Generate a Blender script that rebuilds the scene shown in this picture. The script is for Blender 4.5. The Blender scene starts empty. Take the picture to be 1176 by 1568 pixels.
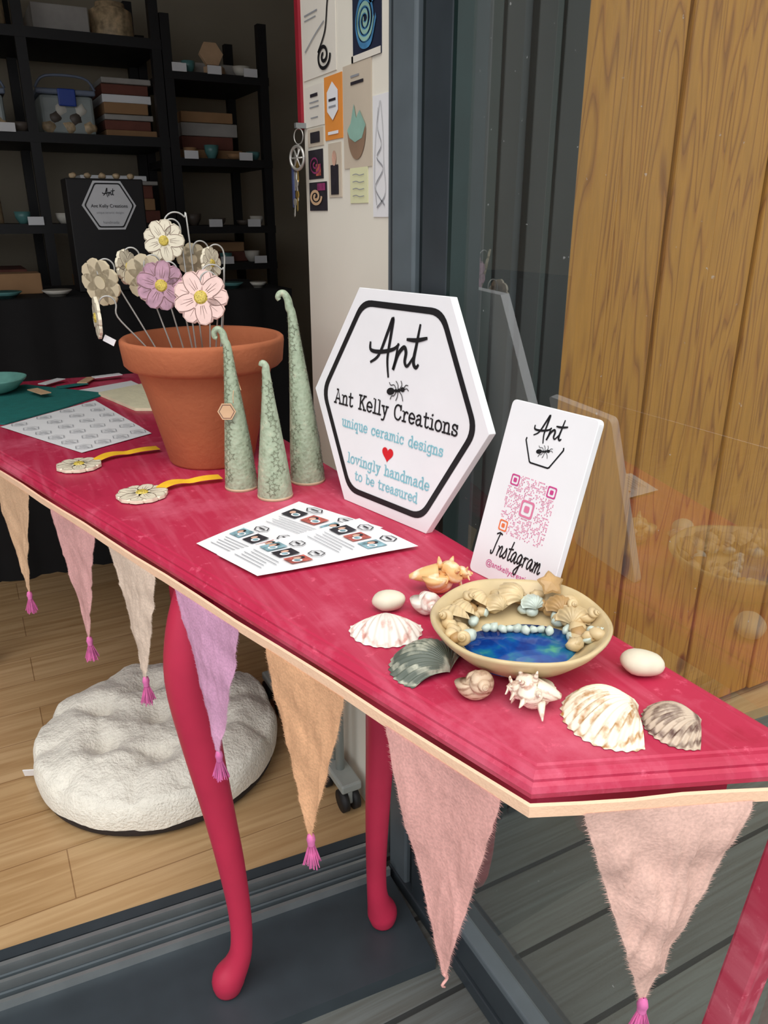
import bpy, math, random
from mathutils import Vector, Matrix, noise
random.seed(7)
sc=bpy.context.scene
try:
    sc.view_settings.view_transform='Standard'
    sc.view_settings.look='None'
except Exception: pass
pi=math.pi
def lin(c):
    c/=255.
    return c/12.92 if c<=.04045 else ((c+.055)/1.055)**2.4
def C(r,g,b): return (lin(r),lin(g),lin(b),1)
# ------------------------------------------------------------ materials
def mat(name,col,rough=.55,var=.12,scale=18,bump=0,bscale=60,metal=0,spec=.5,stretch=(1,1,1),sheen=0,sub=0,detail=4):
    m=bpy.data.materials.new(name);m.use_nodes=True
    nt=m.node_tree;N=nt.nodes;L=nt.links;b=N['Principled BSDF']
    b.inputs['Roughness'].default_value=rough;b.inputs['Metallic'].default_value=metal
    b.inputs['Specular IOR Level'].default_value=spec
    if sheen: b.inputs['Sheen Weight'].default_value=sheen
    tc=N.new('ShaderNodeTexCoord');mp=N.new('ShaderNodeMapping');mp.inputs['Scale'].default_value=stretch
    L.new(tc.outputs['Object'],mp.inputs['Vector'])
    n=N.new('ShaderNodeTexNoise');n.inputs['Scale'].default_value=scale;n.inputs['Detail'].default_value=detail
    L.new(mp.outputs[0],n.inputs['Vector'])
    r=N.new('ShaderNodeValToRGB')
    r.color_ramp.elements[0].position=.3;r.color_ramp.elements[1].position=.7
    r.color_ramp.elements[0].color=tuple(max(0,x*(1-var)) for x in col[:3])+(1,)
    r.color_ramp.elements[1].color=tuple(min(1,x*(1+var)) for x in col[:3])+(1,)
    L.new(n.outputs['Fac'],r.inputs['Fac']);L.new(r.outputs[0],b.inputs['Base Color'])
    if bump:
        n2=N.new('ShaderNodeTexNoise');n2.inputs['Scale'].default_value=bscale;n2.inputs['Detail'].default_value=3
        L.new(mp.outputs[0],n2.inputs['Vector'])
        bp=N.new('ShaderNodeBump');bp.inputs['Strength'].default_value=bump;bp.inputs['Distance'].default_value=.004
        L.new(n2.outputs['Fac'],bp.inputs['Height']);L.new(bp.outputs[0],b.inputs['Normal'])
    return m
def ramp(N,stops):
    r=N.new('ShaderNodeValToRGB');e=r.color_ramp.elements
    e[0].position=stops[0][0];e[0].color=stops[0][1];e[1].position=stops[-1][0];e[1].color=stops[-1][1]
    for p,c in stops[1:-1]:
        x=e.new(p);x.color=c
    return r
def wood_mat(name,c1,c2,c3,rough=.5,s=(9,9,.7),knots=False):
    m=bpy.data.materials.new(name);m.use_nodes=True
    nt=m.node_tree;N=nt.nodes;L=nt.links;b=N['Principled BSDF'];b.inputs['Roughness'].default_value=rough
    tc=N.new('ShaderNodeTexCoord');mp=N.new('ShaderNodeMapping');mp.inputs['Scale'].default_value=s
    L.new(tc.outputs['Object'],mp.inputs['Vector'])
    n=N.new('ShaderNodeTexNoise');n.inputs['Scale'].default_value=1.6;n.inputs['Detail'].default_value=2;n.inputs['Distortion'].default_value=.4
    L.new(mp.outputs[0],n.inputs['Vector'])
    mu=N.new('ShaderNodeMath');mu.operation='MULTIPLY';mu.inputs[1].default_value=14
    L.new(n.outputs['Fac'],mu.inputs[0])
    fr=N.new('ShaderNodeMath');fr.operation='FRACT';L.new(mu.outputs[0],fr.inputs[0])
    r=ramp(N,[(0,c2),(.25,c1),(.75,c1),(1,c3)]);L.new(fr.outputs[0],r.inputs['Fac'])
    n2=N.new('ShaderNodeTexNoise');n2.inputs['Scale'].default_value=20
    mp2=N.new('ShaderNodeMapping');mp2.inputs['Scale'].default_value=tuple(x*1.2 for x in s)
    L.new(tc.outputs['Object'],mp2.inputs['Vector']);L.new(mp2.outputs[0],n2.inputs['Vector'])
    mx=N.new('ShaderNodeMixRGB');mx.blend_type='MULTIPLY';mx.inputs['Fac'].default_value=.35
    r2=ramp(N,[(.3,(.5,.5,.5,1)),(.7,(1,1,1,1))]);L.new(n2.outputs['Fac'],r2.inputs['Fac'])
    L.new(r.outputs[0],mx.inputs[1]);L.new(r2.outputs[0],mx.inputs[2]);out=mx
    if knots:
        v=N.new('ShaderNodeTexVoronoi');v.inputs['Scale'].default_value=3.1
        mp3=N.new('ShaderNodeMapping');mp3.inputs['Scale'].default_value=(1.6,1.6,.8)
        L.new(tc.outputs['Object'],mp3.inputs['Vector']);L.new(mp3.outputs[0],v.inputs['Vector'])
        r3=ramp(N,[(.0,(.18,.07,.02,1)),(.055,(.35,.16,.05,1)),(.09,(1,1,1,1))]);L.new(v.outputs['Distance'],r3.inputs['Fac'])
        mx2=N.new('ShaderNodeMixRGB');mx2.blend_type='MULTIPLY';mx2.inputs['Fac'].default_value=.9
        L.new(mx.outputs[0],mx2.inputs[1]);L.new(r3.outputs[0],mx2.inputs[2]);out=mx2
    L.new(out.outputs[0],b.inputs['Base Color'])
    return m
def plank_mat(name,c1,c2,mort,bw,rh,rough,msize=.002,rot=0,grain=(1.2,22,1),gs=3,gdark=(.62,.55,.48,1)):
    m=bpy.data.materials.new(name);m.use_nodes=True
    nt=m.node_tree;N=nt.nodes;L=nt.links;b=N['Principled BSDF'];b.inputs['Roughness'].default_value=rough
    tc=N.new('ShaderNodeTexCoord');mp=N.new('ShaderNodeMapping');mp.inputs['Rotation'].default_value=(0,0,rot)
    L.new(tc.outputs['Object'],mp.inputs['Vector'])
    br=N.new('ShaderNodeTexBrick');br.inputs['Scale'].default_value=1
    br.inputs['Brick Width'].default_value=bw;br.inputs['Row Height'].default_value=rh;br.inputs['Mortar Size'].default_value=msize
    br.inputs['Color1'].default_value=c1;br.inputs['Color2'].default_value=c2;br.inputs['Mortar'].default_value=mort
    L.new(mp.outputs[0],br.inputs['Vector'])
    mp2=N.new('ShaderNodeMapping');mp2.inputs['Scale'].default_value=grain;L.new(mp.outputs[0],mp2.inputs['Vector'])
    n=N.new('ShaderNodeTexNoise');n.inputs['Scale'].default_value=gs;n.inputs['Detail'].default_value=6;n.inputs['Distortion'].default_value=1.0
    L.new(mp2.outputs[0],n.inputs['Vector'])
    r=ramp(N,[(.3,gdark),(.65,(1,1,1,1))]);L.new(n.outputs['Fac'],r.inputs['Fac'])
    mx=N.new('ShaderNodeMixRGB');mx.blend_type='MULTIPLY';mx.inputs['Fac'].default_value=.85
    L.new(br.outputs['Color'],mx.inputs[1]);L.new(r.outputs[0],mx.inputs[2]);L.new(mx.outputs[0],b.inputs['Base Color'])
    return m
def glass_mat(name,tint,dirt=.02):
    m=bpy.data.materials.new(name);m.use_nodes=True
    nt=m.node_tree;N=nt.nodes;L=nt.links;N.remove(N['Principled BSDF']);o=N['Material Output']
    t=N.new('ShaderNodeBsdfTransparent');t.inputs[0].default_value=tint
    g=N.new('ShaderNodeBsdfGlossy');g.inputs['Roughness'].default_value=0;g.inputs['Color'].default_value=(1,1,1,1)
    lw=N.new('ShaderNodeLayerWeight');lw.inputs['Blend'].default_value=.5
    pw_=N.new('ShaderNodeMath');pw_.operation='POWER';pw_.inputs[1].default_value=3.2;L.new(lw.outputs['Facing'],pw_.inputs[0])
    ma=N.new('ShaderNodeMath');ma.operation='MULTIPLY_ADD';ma.inputs[1].default_value=.85;ma.inputs[2].default_value=.11;L.new(pw_.outputs[0],ma.inputs[0])
    mx=N.new('ShaderNodeMixShader');L.new(ma.outputs[0],mx.inputs[0]);L.new(t.outputs[0],mx.inputs[1]);L.new(g.outputs[0],mx.inputs[2])
    d=N.new('ShaderNodeBsdfDiffuse');d.inputs[0].default_value=(.6,.62,.6,1)
    tc=N.new('ShaderNodeTexCoord');n=N.new('ShaderNodeTexNoise');n.inputs['Scale'].default_value=130;n.inputs['Detail'].default_value=2
    L.new(tc.outputs['Object'],n.inputs['Vector'])
    n3=N.new('ShaderNodeTexNoise');n3.inputs['Scale'].default_value=3;n3.inputs['Detail'].default_value=3;mp=N.new('ShaderNodeMapping');mp.inputs['Scale'].default_value=(1,3,.5);L.new(tc.outputs['Object'],mp.inputs['Vector']);L.new(mp.outputs[0],n3.inputs['Vector'])
    r=ramp(N,[(.0,(dirt,)*3+(1,)),(.74,(dirt,)*3+(1,)),(.78,(.35,.35,.35,1))]);L.new(n.outputs['Fac'],r.inputs['Fac'])
    r4=ramp(N,[(.4,(0,0,0,1)),(.75,(.03,.03,.03,1))]);L.new(n3.outputs['Fac'],r4.inputs['Fac'])
    ad=N.new('ShaderNodeMath');ad.operation='ADD';L.new(r.outputs[0],ad.inputs[0]);L.new(r4.outputs[0],ad.inputs[1])
    mx2=N.new('ShaderNodeMixShader');L.new(ad.outputs[0],mx2.inputs[0]);L.new(mx.outputs[0],mx2.inputs[1]);L.new(d.outputs[0],mx2.inputs[2])
    L.new(mx2.outputs[0],o.inputs['Surface'])
    return m
def worn_paint(name,base,light,dark,rough):
    m=bpy.data.materials.new(name);m.use_nodes=True;nt=m.node_tree;N=nt.nodes;L=nt.links;b=N['Principled BSDF']
    b.inputs['Specular IOR Level'].default_value=.45
    tc=N.new('ShaderNodeTexCoord')
    n=N.new('ShaderNodeTexNoise');n.inputs['Scale'].default_value=6;n.inputs['Detail'].default_value=9;n.inputs['Roughness'].default_value=.68;L.new(tc.outputs['Object'],n.inputs['Vector'])
    r=ramp(N,[(.3,dark),(.43,base),(.52,base),(.68,light)]);L.new(n.outputs['Fac'],r.inputs['Fac'])
    mp=N.new('ShaderNodeMapping');mp.inputs['Rotation'].default_value=(0,0,-1.0);mp.inputs['Scale'].default_value=(60,4,20);L.new(tc.outputs['Object'],mp.inputs['Vector'])
    n2=N.new('ShaderNodeTexNoise');n2.inputs['Scale'].default_value=1.5;n2.inputs['Detail'].default_value=5;L.new(mp.outputs[0],n2.inputs['Vector'])
    r2=ramp(N,[(.48,(0,0,0,1)),(.78,(.6,.6,.6,1))]);L.new(n2.outputs['Fac'],r2.inputs['Fac'])
    mx=N.new('ShaderNodeMixRGB');L.new(r2.outputs[0],mx.inputs[0]);L.new(r.outputs[0],mx.inputs[1]);mx.inputs[2].default_value=light
    vo=N.new('ShaderNodeTexNoise');vo.inputs['Scale'].default_value=55;vo.inputs['Detail'].default_value=6;vo.inputs['Roughness'].default_value=.7;L.new(tc.outputs['Object'],vo.inputs['Vector'])
    r5=ramp(N,[(.60,(0,0,0,1)),(.70,(.6,.6,.6,1))]);L.new(vo.outputs['Fac'],r5.inputs['Fac'])
    mx5=N.new('ShaderNodeMixRGB');L.new(r5.outputs[0],mx5.inputs[0]);L.new(mx.outputs[0],mx5.inputs[1]);mx5.inputs[2].default_value=tuple(min(1,x*1.35) for x in light[:3])+(1,)
    L.new(mx5.outputs[0],b.inputs['Base Color'])
    rr=ramp(N,[(.3,(rough-.08,)*3+(1,)),(.7,(rough+.15,)*3+(1,))]);L.new(n.outputs['Fac'],rr.inputs['Fac']);L.new(rr.outputs[0],b.inputs['Roughness'])
    bp=N.new('ShaderNodeBump');bp.inputs['Strength'].default_value=.2;bp.inputs['Distance'].default_value=.002;L.new(n2.outputs['Fac'],bp.inputs['Height']);L.new(bp.outputs[0],b.inputs['Normal'])
    return m
RED=worn_paint('red_paint',C(186,42,76),C(208,92,118),C(166,30,60),.46)
REDL=mat('red_paint_leg',C(188,42,74),.45,.12,9,.1,60)
REDD=worn_paint('red_paint_rough',C(178,50,76),C(212,124,138),C(134,28,48),.6)
TERRA=mat('terracotta',C(178,102,66),.85,.16,8,.25,120)
WHITE=mat('white_board',C(240,240,243),.5,.02)
PAPER=mat('paper',C(238,238,240),.7,.02)
BLACK=mat('black_ink',C(22,22,26),.5,.1)
AQUA=mat('aqua_ink',C(135,195,208),.5,.05)
HEART=mat('heart_red',C(215,30,40),.5,.05)
FRAME=mat('grey_frame',C(92,102,108),.45,.08,20)
FRAMED=mat('dark_frame',C(50,58,64),.45,.1,20)
FRAMEK=mat('black_frame',C(20,28,30),.4,.15,20)
TEALF=mat('teal_frame',C(20,40,40),.4,.15,20)
STEEL=mat('galvanised_steel',C(150,156,158),.35,.1,20,metal=.6)
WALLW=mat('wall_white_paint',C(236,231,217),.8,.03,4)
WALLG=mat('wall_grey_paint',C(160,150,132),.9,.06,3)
RACK=mat('black_rack',C(18,16,18),.6,.2)
CLOTHB=mat('black_cloth',C(14,13,15),.9,.2)
TEAL=mat('teal_cloth',C(20,110,105),.9,.12,60,.3,300)
# ------------------------------------------------------------ mesh helpers
def link(o,parent=None):
    sc.collection.objects.link(o)
    if parent is not None: o.parent=parent
    return o
def mesh(name,v,f,m=None,smooth=False,parent=None):
    me=bpy.data.meshes.new(name);me.from_pydata([tuple(x) for x in v],[],f);me.validate();me.update()
    o=bpy.data.objects.new(name,me)
    if m:
        for mm in (m if isinstance(m,(list,tuple)) else [m]): me.materials.append(mm)
    if smooth:
        for p in me.polygons:p.use_smooth=True
    return link(o,parent)
def empty(name,loc=(0,0,0),rz=0,mtx=None):
    o=bpy.data.objects.new(name,None);o.empty_display_size=.05;link(o)
    if mtx is not None:o.matrix_world=mtx
    else:
        o.location=loc;o.rotation_euler=(0,0,rz)
    return o
def box(name,lo,hi,m,parent=None,bevel=0,rz=0,piv=None):
    x0,y0,z0=lo;x1,y1,z1=hi
    v=[(x0,y0,z0),(x1,y0,z0),(x1,y1,z0),(x0,y1,z0),(x0,y0,z1),(x1,y0,z1),(x1,y1,z1),(x0,y1,z1)]
    f=[(0,3,2,1),(4,5,6,7),(0,1,5,4),(1,2,6,5),(2,3,7,6),(3,0,4,7)]
    if rz:
        c=Vector(piv);R=Matrix.Rotation(rz,3,'Z');v=[R@(Vector(p)-c)+c for p in v]
    o=mesh(name,v,f,m,parent=parent)
    if bevel:
        b=o.modifiers.new('b','BEVEL');b.width=bevel;b.segments=2
    return o
def lathe(name,prof,n,m,parent=None,loc=(0,0,0),fn=None):
    v=[];f=[]
    for r,z in prof:
        for i in range(n):
            a=2*pi*i/n;p=Vector((r*math.cos(a),r*math.sin(a),z))
            if fn:p=fn(p,a)
            v.append(p+Vector(loc))
    for j in range(len(prof)-1):
        for i in range(n):
            f.append((j*n+i,j*n+(i+1)%n,(j+1)*n+(i+1)%n,(j+1)*n+i))
    return mesh(name,v,f,m,True,parent)
def catmull(P,k=6):
    P=[Vector(p) for p in P];out=[]
    for i in range(len(P)-1):
        p0=P[max(i-1,0)];p1=P[i];p2=P[i+1];p3=P[min(i+2,len(P)-1)]
        for j in range(k):
            t=j/k
            out.append(.5*((2*p1)+(p2-p0)*t+(2*p0-5*p1+4*p2-p3)*t*t+(3*p1-p0-3*p2+p3)*t**3))
    out.append(P[-1]);return out
def tube(name,P,R,n,m,parent=None,k=0,cap=True):
    P=[Vector(p) for p in P]
    if not isinstance(R,(list,tuple)):R=[R]*len(P)
    if k:
        rr=[Vector((r,0,0)) for r in R];P=catmull(P,k);R=[max(q.x,1e-5) for q in catmull(rr,k)]
    v=[];f=[]
    t=(P[1]-P[0]).normalized();up=Vector((0,0,1)) if abs(t.z)<.9 else Vector((1,0,0))
    a=t.cross(up).normalized()
    for i,p in enumerate(P):
        t=(P[min(i+1,len(P)-1)]-P[max(i-1,0)]).normalized()
        a=(a-t*a.dot(t)).normalized();b=t.cross(a)
        for j in range(n):
            q=2*pi*j/n;v.append(p+(a*math.cos(q)+b*math.sin(q))*R[i])
    for i in range(len(P)-1):
        for j in range(n):f.append((i*n+j,i*n+(j+1)%n,(i+1)*n+(j+1)%n,(i+1)*n+j))
    if cap:
        f.append(tuple(range(n))[::-1]);f.append(tuple((len(P)-1)*n+j for j in range(n)))
    return mesh(name,v,f,m,True,parent)
def extr(name,pts,z0,z1,m,parent=None,bevel=0):
    n=len(pts);v=[(p[0],p[1],z0) for p in pts]+[(p[0],p[1],z1) for p in pts]
    f=[tuple(range(n))[::-1],tuple(range(n,2*n))]+[(i,(i+1)%n,n+(i+1)%n,n+i) for i in range(n)]
    o=mesh(name,v,f,m,parent=parent)
    if bevel:
        b=o.modifiers.new('b','BEVEL');b.width=bevel;b.segments=3;b.limit_method='ANGLE'
    return o
def roundpoly(pts,r,k=6):
    out=[];n=len(pts)
    for i in range(n):
        p=Vector(pts[i]);a=(Vector(pts[i-1])-p).normalized();b=(Vector(pts[(i+1)%n])-p).normalized()
        ang=a.angle(b);d=r/math.tan(ang/2);s=p+a*d;e=p+b*d
        for j in range(k+1):
            t=j/k;out.append(s*(1-t)**2+p*2*t*(1-t)+e*t*t)
    return out
def ring(name,outer,inner,z,m,parent):
    n=len(outer);v=[(p[0],p[1],z) for p in outer]+[(p[0],p[1],z) for p in inner]
    return mesh(name,v,[(i,(i+1)%n,n+(i+1)%n,n+i) for i in range(n)],m,parent=parent)
def ribbon(name,P,w,z,m,parent,k=6,taper=True):
    P=catmull([(p[0],p[1],0) for p in P],k);v=[];n=len(P)
    for i,p in enumerate(P):
        t=(P[min(i+1,n-1)]-P[max(i-1,0)]).normalized();q=Vector((-t.y,t.x,0))
        ww=w*(.55+.45*math.sin(pi*(i+.5)/n)) if taper else w
        v+= [p+q*ww/2+Vector((0,0,z)),p-q*ww/2+Vector((0,0,z))]
    return mesh(name,v,[(2*i,2*i+1,2*i+3,2*i+2) for i in range(n-1)],m,parent=parent)
def text(s,width,cx,cy,z,m,parent,shear=0,bold=0,name=None):
    cu=bpy.data.curves.new('t','FONT');cu.body=s;cu.size=1;cu.align_x='CENTER';cu.align_y='CENTER';cu.shear=shear;cu.offset=bold
    o=bpy.data.objects.new('t',cu);sc.collection.objects.link(o)
    bpy.context.view_layer.update();dg=bpy.context.evaluated_depsgraph_get()
    me=bpy.data.meshes.new_from_object(o.evaluated_get(dg))
    bpy.data.objects.remove(o)
    xs=[v.co.x for v in me.vertices];w=max(xs)-min(xs);k=width/w
    for v in me.vertices:
        v.co=Vector((v.co.x*k+cx,v.co.y*k+cy,z))
    me.materials.clear();me.materials.append(m)
    q=bpy.data.objects.new(name or 'lettering',me);return link(q,parent)
# typewriter-style slab lettering drawn as strokes (x-height = 1, cap height = 1.5)
TW={
'A':(1.25,[[(.0,0),(.35,0)],[(.9,0),(1.25,0)],[(.17,0),(.6,1.5),(1.07,0)],[(.35,.5),(.9,.5)],[(.4,1.5),(.62,1.5)]]),
'K':(1.25,[[(.05,0),(.5,0)],[(.05,1.5),(.5,1.5)],[(.27,0),(.27,1.5)],[(.27,.55),(1.0,1.5)],[(.55,.85),(1.05,0)],[(.8,1.5),(1.2,1.5)],[(.85,0),(1.25,0)]]),
'C':(1.15,[[(1.0,1.05),(1.0,1.5)],[(1.0,1.15),(.85,1.42),(.6,1.5),(.3,1.4),(.1,1.05),(.08,.6),(.2,.2),(.5,0),(.8,.03),(1.05,.35)]]),
'n':(1.05,[[(.0,1),(.22,1),(.22,0)],[(.0,0),(.42,0)],[(.22,.7),(.4,.95),(.62,1),(.8,.85),(.82,0)],[(.62,0),(1.02,0)]]),
't':(.8,[[(.3,1.4),(.3,.25),(.4,.03),(.58,.0),(.75,.12)],[(.05,1),(.7,1)]]),
'e':(.95,[[(.1,.52),(.85,.52),(.8,.82),(.5,1.02),(.2,.88),(.08,.5),(.2,.12),(.5,-.02),(.82,.15)]]),
'l':(.6,[[(.08,1.5),(.32,1.5),(.32,0)],[(.05,0),(.58,0)]]),
'y':(1.0,[[(.0,1),(.38,1)],[(.65,1),(1.0,1)],[(.18,1),(.53,.05)],[(.84,1),(.45,-.25),(.3,-.45),(.08,-.45)]]),
'r':(.85,[[(.05,1),(.28,1),(.28,0)],[(.05,0),(.55,0)],[(.28,.6),(.48,.93),(.68,1),(.8,.9)]]),
'a':(1.0,[[(.15,.85),(.4,1.02),(.65,.95),(.7,.7),(.7,.2),(.78,.02),(.98,.02)],[(.7,.6),(.4,.58),(.12,.4),(.12,.12),(.35,-.02),(.6,.12),(.7,.3)]]),
'i':(.6,[[(.08,1),(.32,1),(.32,0)],[(.05,0),(.58,0)],[(.27,1.35),(.34,1.42)]]),
'o':(1.0,[[(.5,1.02),(.2,.88),(.08,.5),(.2,.12),(.5,-.02),(.8,.12),(.92,.5),(.8,.88),(.5,1.02)]]),
's':(.9,[[(.75,.7),(.75,1)],[(.74,.82),(.55,1.0),(.3,1.0),(.15,.8),(.25,.6),(.6,.45),(.78,.28),(.68,.05),(.4,-.02),(.15,.12)],[(.14,.0),(.14,.3)]]),
'u':(1.05,[[(.0,1),(.22,1),(.22,.2),(.4,0),(.6,.02),(.8,.25)],[(.6,1),(.8,1),(.8,0),(1.02,0)]]),
'q':(1.05,[[(.8,.75),(.6,1.0),(.3,.95),(.1,.6),(.15,.2),(.4,0),(.65,.1),(.8,.3)],[(.8,1),(.8,-.5)],[(.6,-.5),(1.0,-.5)]]),
'c':(.95,[[(.8,.65),(.8,1)],[(.78,.8),(.5,1.02),(.2,.88),(.08,.5),(.2,.12),(.5,-.02),(.82,.18)]]),
'm':(1.45,[[(.0,1),(.18,1),(.18,0)],[(.0,0),(.35,0)],[(.18,.7),(.35,.98),(.55,.98),(.68,.8),(.68,0)],[(.68,.7),(.85,.98),(1.05,.98),(1.18,.8),(1.18,0),(1.38,0)]]),
'd':(1.05,[[(.8,.75),(.6,1.0),(.3,.95),(.1,.6),(.15,.2),(.4,0),(.65,.1),(.8,.3)],[(.6,1.5),(.8,1.5),(.8,0),(1.0,0)]]),
'g':(1.05,[[(.8,.75),(.6,1.0),(.3,.95),(.1,.6),(.15,.2),(.4,.05),(.65,.12),(.8,.3)],[(1.0,1),(.8,1),(.8,-.2),(.65,-.45),(.35,-.48),(.15,-.35)]]),
'v':(1.0,[[(.0,1),(.35,1)],[(.65,1),(1.0,1)],[(.17,1),(.5,0),(.83,1)]]),
'h':(1.05,[[(.0,1.5),(.22,1.5),(.22,0)],[(.0,0),(.42,0)],[(.22,.7),(.4,.95),(.62,1),(.8,.85),(.82,0)],[(.62,0),(1.02,0)]]),
'b':(1.05,[[(.0,1.5),(.2,1.5),(.2,0)],[(.2,.75),(.4,1.0),(.7,.95),(.9,.6),(.85,.2),(.6,0),(.35,.1),(.2,.3)]]),
' ':(.75,[])}
CUR={
'I':(.95,[[(.15,1.95),(.5,2.15),(.9,2.05)],[(.6,2.1),(.45,1.1),(.35,.1),(.1,-.05),(.0,.2)]]),
'n':(.85,[[(0,.9),(.15,.9),(.1,0)],[(.1,.3),(.4,.95),(.6,.85),(.58,.1),(.72,0),(.88,.2)]]),
's':(.7,[[(0,.1),(.3,.7),(.38,1.0),(.5,.6),(.55,.2),(.3,0),(.1,.15)]]),
't':(.62,[[(.38,1.8),(.22,.3),(.35,0),(.6,.2)],[(0,1.05),(.6,1.15)]]),
'a':(.9,[[(.6,.85),(.35,1),(.05,.6),(.1,.1),(.35,.1),(.6,.8),(.6,.2),(.75,0),(.9,.2)]]),
'g':(.85,[[(.6,.85),(.3,1),(.05,.55),(.2,.1),(.45,.3),(.62,.9),(.5,-.5),(.3,-1),(.05,-.7),(.4,-.2),(.85,.2)]]),
'r':(.65,[[(0,.8),(.15,1),(.15,.0)],[(.15,.5),(.35,.95),(.6,.9)]]),
'm':(1.1,[[(0,.9),(.12,.9),(.1,0)],[(.1,.4),(.35,.95),(.45,.7),(.42,0)],[(.42,.4),(.7,.95),(.82,.7),(.8,.1),(.95,0),(1.1,.2)]])}
def stroke_text(s,font,width,cx,cy,z,m,parent,wt=.17,gap=.12,shear=0,xs=1.0):
    tot=sum(font[c][0]+gap for c in s)-gap;k=width/tot;x=-tot/2;v=[];f=[];lay=0
    for c in s:
        for st in font[c][1]:
            curved=len(st)>3
            P=catmull([(a,b,0) for a,b in st],5) if curved else [Vector((a,b,0)) for a,b in st]
            b0=len(v);n=len(P);lay+=1;zz=z+.00002*(lay%6)
            for i,p in enumerate(P):
                t=(P[min(i+1,n-1)]-P[max(i-1,0)]);t.normalize()
                q=Vector((-t.y,t.x,0))*wt/2
                pp=p-(t*wt*.4 if i==0 else Vector())+(t*wt*.4 if i==n-1 else Vector())
                for sg in (1,-1):
                    r=pp+q*sg;v.append((cx+(x+r.x+shear*r.y)*k,cy+(r.y-.5)*k*xs,zz))
            f+=[(b0+2*i,b0+2*i+1,b0+2*i+3,b0+2*i+2) for i in range(n-1)]
        x+=font[c][0]+gap
    return mesh('lettering',v,f,m,parent=parent)
def blob(name,r,m,parent=None,loc=(0,0,0),sc3=(1,1,1),amp=.08,freq=1.5,sub=3,seed=0,rot=0):
    import bmesh
    bm=bmesh.new();bmesh.ops.create_icosphere(bm,subdivisions=sub,radius=1)
    R=Matrix.Rotation(rot,3,'Z')
    for v in bm.verts:
        d=1+amp*noise.noise(v.co*freq+Vector((seed,seed*1.7,0)))
        c=v.co*d;v.co=R@Vector((c.x*sc3[0]*r,c.y*sc3[1]*r,c.z*sc3[2]*r))+Vector(loc)
    me=bpy.data.meshes.new(name);bm.to_mesh(me);bm.free();me.materials.append(m)
    for p in me.polygons:p.use_smooth=True
    return link(bpy.data.objects.new(name,me),parent)
def cam2w(dx,dy): # visitor's right / ahead offsets to world axes
    return Vector((dx*.883+dy*.4695,-dx*.4695+dy*.883,0))
# ------------------------------------------------------------ shell of the place
TH=math.radians(-4.5);PV=(.53,1.0,0)
R2=Matrix.Rotation(TH,3,'Z')
def rp(x,y):
    q=R2@(Vector((x,y,0))-Vector(PV))+Vector(PV);return (q.x,q.y)
LAM=plank_mat('oak_laminate',C(202,170,128),C(192,158,114),C(154,120,84),1.25,.13,.38,.0012,grain=(1.0,16,1),gs=3,gdark=(.66,.57,.46,1))
DECK=plank_mat('grey_decking',C(104,108,106),C(96,100,99),C(44,47,47),4,.145,.75,.005,grain=(1,30,1))
extr('floor',[rp(-2.5,1.06),rp(.56,1.06),rp(3,1.06),(3,4.1),(-2.5,4.1)],-.05,0,LAM)
extr('deck_ground',[(-6,-5),(7,-5),(7,1.05),(-6,1.15)],-.1,-.03,DECK)
sill=empty('door_threshold')
box('sill_plate',(-2.6,.77,-.03),(.525,1.065,-.004),FRAMED,sill,rz=TH,piv=PV)
for y0,y1,h,mm in [(.955,.962,.012,STEEL),(.975,.979,.006,FRAME),(.99,.996,.014,STEEL),(1.008,1.012,.006,FRAME),(1.022,1.03,.014,STEEL),(1.04,1.062,.006,FRAMED)]:
    box('track_rail',(-2.6,y0,-.006),(.525,y1,h),mm,sill,rz=TH,piv=PV)
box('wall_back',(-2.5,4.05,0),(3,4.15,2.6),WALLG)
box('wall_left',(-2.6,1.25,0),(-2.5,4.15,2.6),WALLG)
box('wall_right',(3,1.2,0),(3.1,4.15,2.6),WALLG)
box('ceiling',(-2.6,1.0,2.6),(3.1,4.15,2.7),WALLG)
box('wall_return',(.565,1.045,0),(.70,1.352,2.6),WALLW)
box('trim_1',(.560,1.3525,1.275),(.70,1.367,2.6),mat('dark_red_trim',C(150,26,44),.5,.1))
box('wall_front',(.70,1.08,0),(3.1,1.2,2.6),WALLG)
jamb=empty('door_jamb')
box('jamb_post',(.561,.99,-.02),(.69,1.044,2.5),FRAME,jamb,.003)
box('jamb_lip',(.552,1.0,-.02),(.5605,1.02,2.5),FRAMED,jamb,.002)
box('lintel',(-2.6,.99,2.3),(.69,1.05,2.6),FRAMED,jamb)
GL=glass_mat('window_glass',(.80,.83,.77,1))
door=empty('door_1')
box('stile_light',(.535,.925,-.02),(.60,.985,2.3),FRAME,door,.004)
box('stile_gap',(.545,.905,-.02),(.59,.925,2.3),FRAMEK,door)
box('stile_inner',(.535,.84,-.02),(.59,.905,2.3),FRAMED,door,.004)
box('stile_bead',(.5345,.832,.08),(.56,.84,2.3),TEALF,door)
box('bottom_rail',(.535,-1.4,.0),(.59,.84,.06),FRAMED,door,.004)
box('bottom_bead',(.533,-1.4,.06),(.56,.84,.075),FRAME,door,.003)
box('bottom_track',(.531,-1.4,-.028),(.63,.98,-.002),FRAMED,door,.002)
mesh('pane',[(.556,-1.4,.07),(.556,.835,.07),(.556,.835,2.3),(.556,-1.4,2.3)],[(3,2,1,0)],GL,False,door)
leaf=empty('door_2')
for x0,x1,mm in [(.69,.712,TEALF),(.714,.745,FRAMEK),(.747,.765,FRAMED),(.767,.80,FRAMEK),(.802,.818,TEALF),(.82,.862,FRAMEK)]:
    box('leaf_profile',(x0,.985+random.random()*.02,-.02),(x1,1.07,2.5),mm,leaf,.002)
CL=wood_mat('cedar',C(188,132,50),C(144,90,30),C(166,108,40),.5,knots=True)
clad=empty('wall_cladding')
x=.866;i=0
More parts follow.
